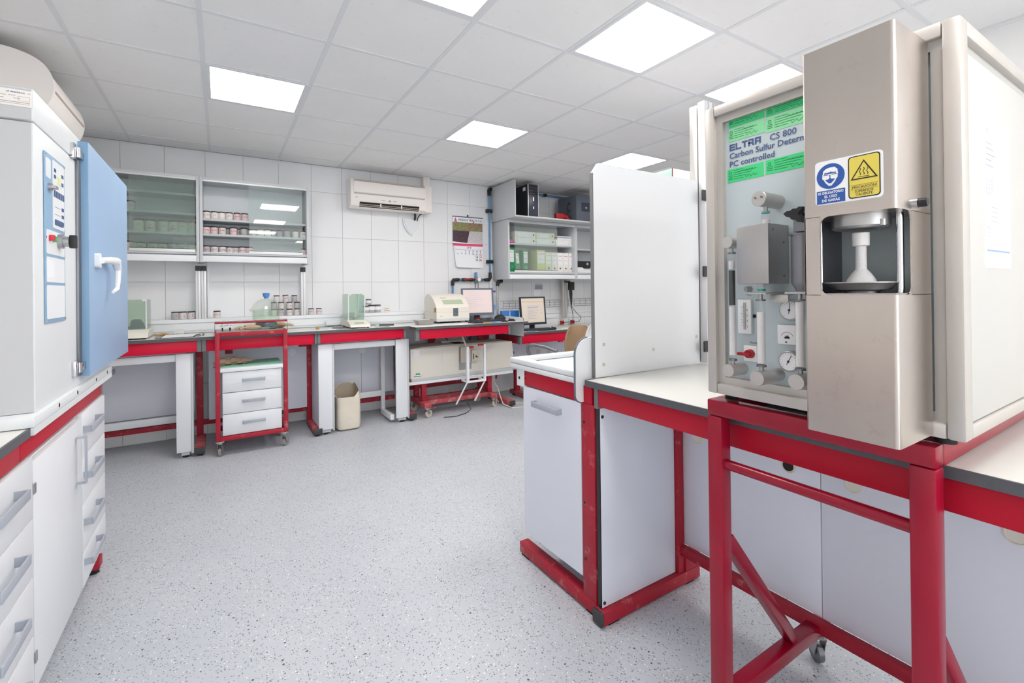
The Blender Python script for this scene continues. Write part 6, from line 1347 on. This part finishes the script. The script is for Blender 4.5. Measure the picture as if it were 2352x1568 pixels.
t.p('drip_dish', 'steel_dull', G().lathe((XC, yc, 0), [(.030, H0+.006), (.048, H0+.010), (.058, zd), (.064, zd+.002), (.064, zd+.004), (.056, zd+.003), (.045, H0+.014), (0, H0+.011)], 36), cl); t.p('dish_support', 'steel_dark', G().cyl((XC, yc, H0), (XC, yc, H0+.008), .03, 18), cl)
q = at(1893, 600, X=1.08); t.p('guide_rod', 'chrome', G().cyl((1.08, CYb-.018, H0), (1.08, CYb-.018, H1), .0045, 14), cl); q = at(2068, 600, X=1.12); t.p('guide_rod', 'chrome', G().cyl((1.12, q.y+.0, H0), (1.12, q.y, H1), .0062, 16), cl)
q = at(2100, 467, X=1.135); t.p('side_knob', 'black', G().cyl((1.135, CYa, q.z), (1.135, CYa-.018, q.z), .0085, 20).cyl((1.135, CYa-.018, q.z), (1.135, CYa-.020, q.z), .0075, 20), cl)
t.p('knob_collar', 'chrome', G().cyl((1.135, CYa, q.z), (1.135, CYa-.006, q.z), .0095, 20), cl)
# safety sign on the column
F = FX((CX0, 0, 0)); s0 = -.4835; s1 = -.3665; v0, v1 = 1.529, 1.618
sg = t.p('safety_sign', 'sign_white', G().frrect(F, s0, s1, v0, v1, .007, 0, .0008), cl, label='white label with goggles and hot surface signs')
o = sg
def sp2(name, m_, g): me = g.mesh(name, m_, t.off); ob = bpy.data.objects.new(name, me); COL.objects.link(ob); ob.parent = cl; return ob
cu, cv, cr_ = s0+.0285, v1-.0325, .0255
sp2('sign_disc', 'sign_blue', G().frdisc(F, cu, cv, cr_, .0008, .0012, 40))
head = [(-.014, .004), (-.013, .011), (-.008, .015), (-.002, .0165), (.008, .0165), (.011, .013), (.013, .012), (.0135, .004), (.012, -.004), (.008, -.012), (.002, -.0185), (-.003, -.0185), (-.009, -.012), (-.013, -.004)]
hl = [(cu+a_*1.0, cv+b_*1.05) for a_, b_ in head]
sp2('sign_face', 'sign_white', G().frpoly(F, hl, .0012, .0015)); sp2('sign_face_fill', 'sign_blue', G().frpoly(F, [(cu+a_*.82, cv+(b_+.0005)*.80) for a_, b_ in head[:1]+[(-.0125, .0095), (-.006, .0085), (.001, .0105), (.009, .008), (.012, .009)]+head[7:]], .0015, .0018))
sp2('sign_goggles', 'sign_white', G().frrect(F, cu-.0145, cu-.0015, cv-.006, cv+.0035, .003, .0018, .0021).frrect(F, cu+.0005, cu+.0135, cv-.006, cv+.0035, .003, .0018, .0021).frbox(F, cu-.0145, cu+.0145, cv+.0022, cv+.0045, .0018, .0021))
sp2('sign_band', 'sign_blue', G().frbox(F, s0+.003, s0+.0545, v0+.002, v0+.0285, .0008, .0012))
for k, s_ in enumerate(('ES OBLIGATORIO', 'EL USO', 'DE GAFAS')): oo = text_obj('lettering', s_, F, s0+.0288, v0+.0212-.0078*k, .0072, 'sign_white', 'CENTER', .00018, .0016, t.off, .82 if k == 0 else 1.0); oo.parent = cl
w0, w1 = s0+.060, s1-.004
sp2('sign_border', 'sign_black', G().frrect(F, w0, w1, v0+.004, v1-.003, .006, .0008, .0011)); sp2('sign_field', 'sign_yellow', G().frrect(F, w0+.002, w1-.002, v0+.006, v1-.005, .005, .0011, .0014))
um = (w0+w1)/2; tr_ = [(um-.0225, v1-.0495), (um+.0225, v1-.0495), (um, v1-.0125)]
sp2('hot_triangle', 'sign_black', G().frpoly(F, tr_, .0014, .0017)); c_ = (um, v1-.0372); sp2('hot_triangle_field', 'sign_yellow', G().frpoly(F, [(c_[0]+(a_-c_[0])*.82, c_[1]+(b_-c_[1])*.82) for a_, b_ in tr_], .0017, .0019))
g = G()
for k in range(3): g.frline(F, [(um-.006+.006*k+.0012*math.sin(j*1.25), v1-.042+.0018*j) for j in range(9)], .0011, .0019, .0022)
g.frbox(F, um-.009, um+.009, v1-.0455, v1-.0445, .0019, .0022); sp2('heat_waves', 'sign_black', g)
for k, (s_, dv) in enumerate((('\u00a1PRECAUCI\u00d3N!', .0225), ('SUPERFICIE', .0145), ('CALIENTE', .0085))): oo = text_obj('lettering', s_, F, um, v0+dv+.0, .0068, 'sign_black', 'CENTER', .00005, .0018, t.off, .92); oo.parent = cl
sp2('text_rule', 'sign_black', G().frbox(F, w0+.004, w1-.004, v0+.0292, v0+.0296, .0014, .0017).frbox(F, w0+.004, w1-.004, v0+.0205, v0+.0208, .0014, .0017))
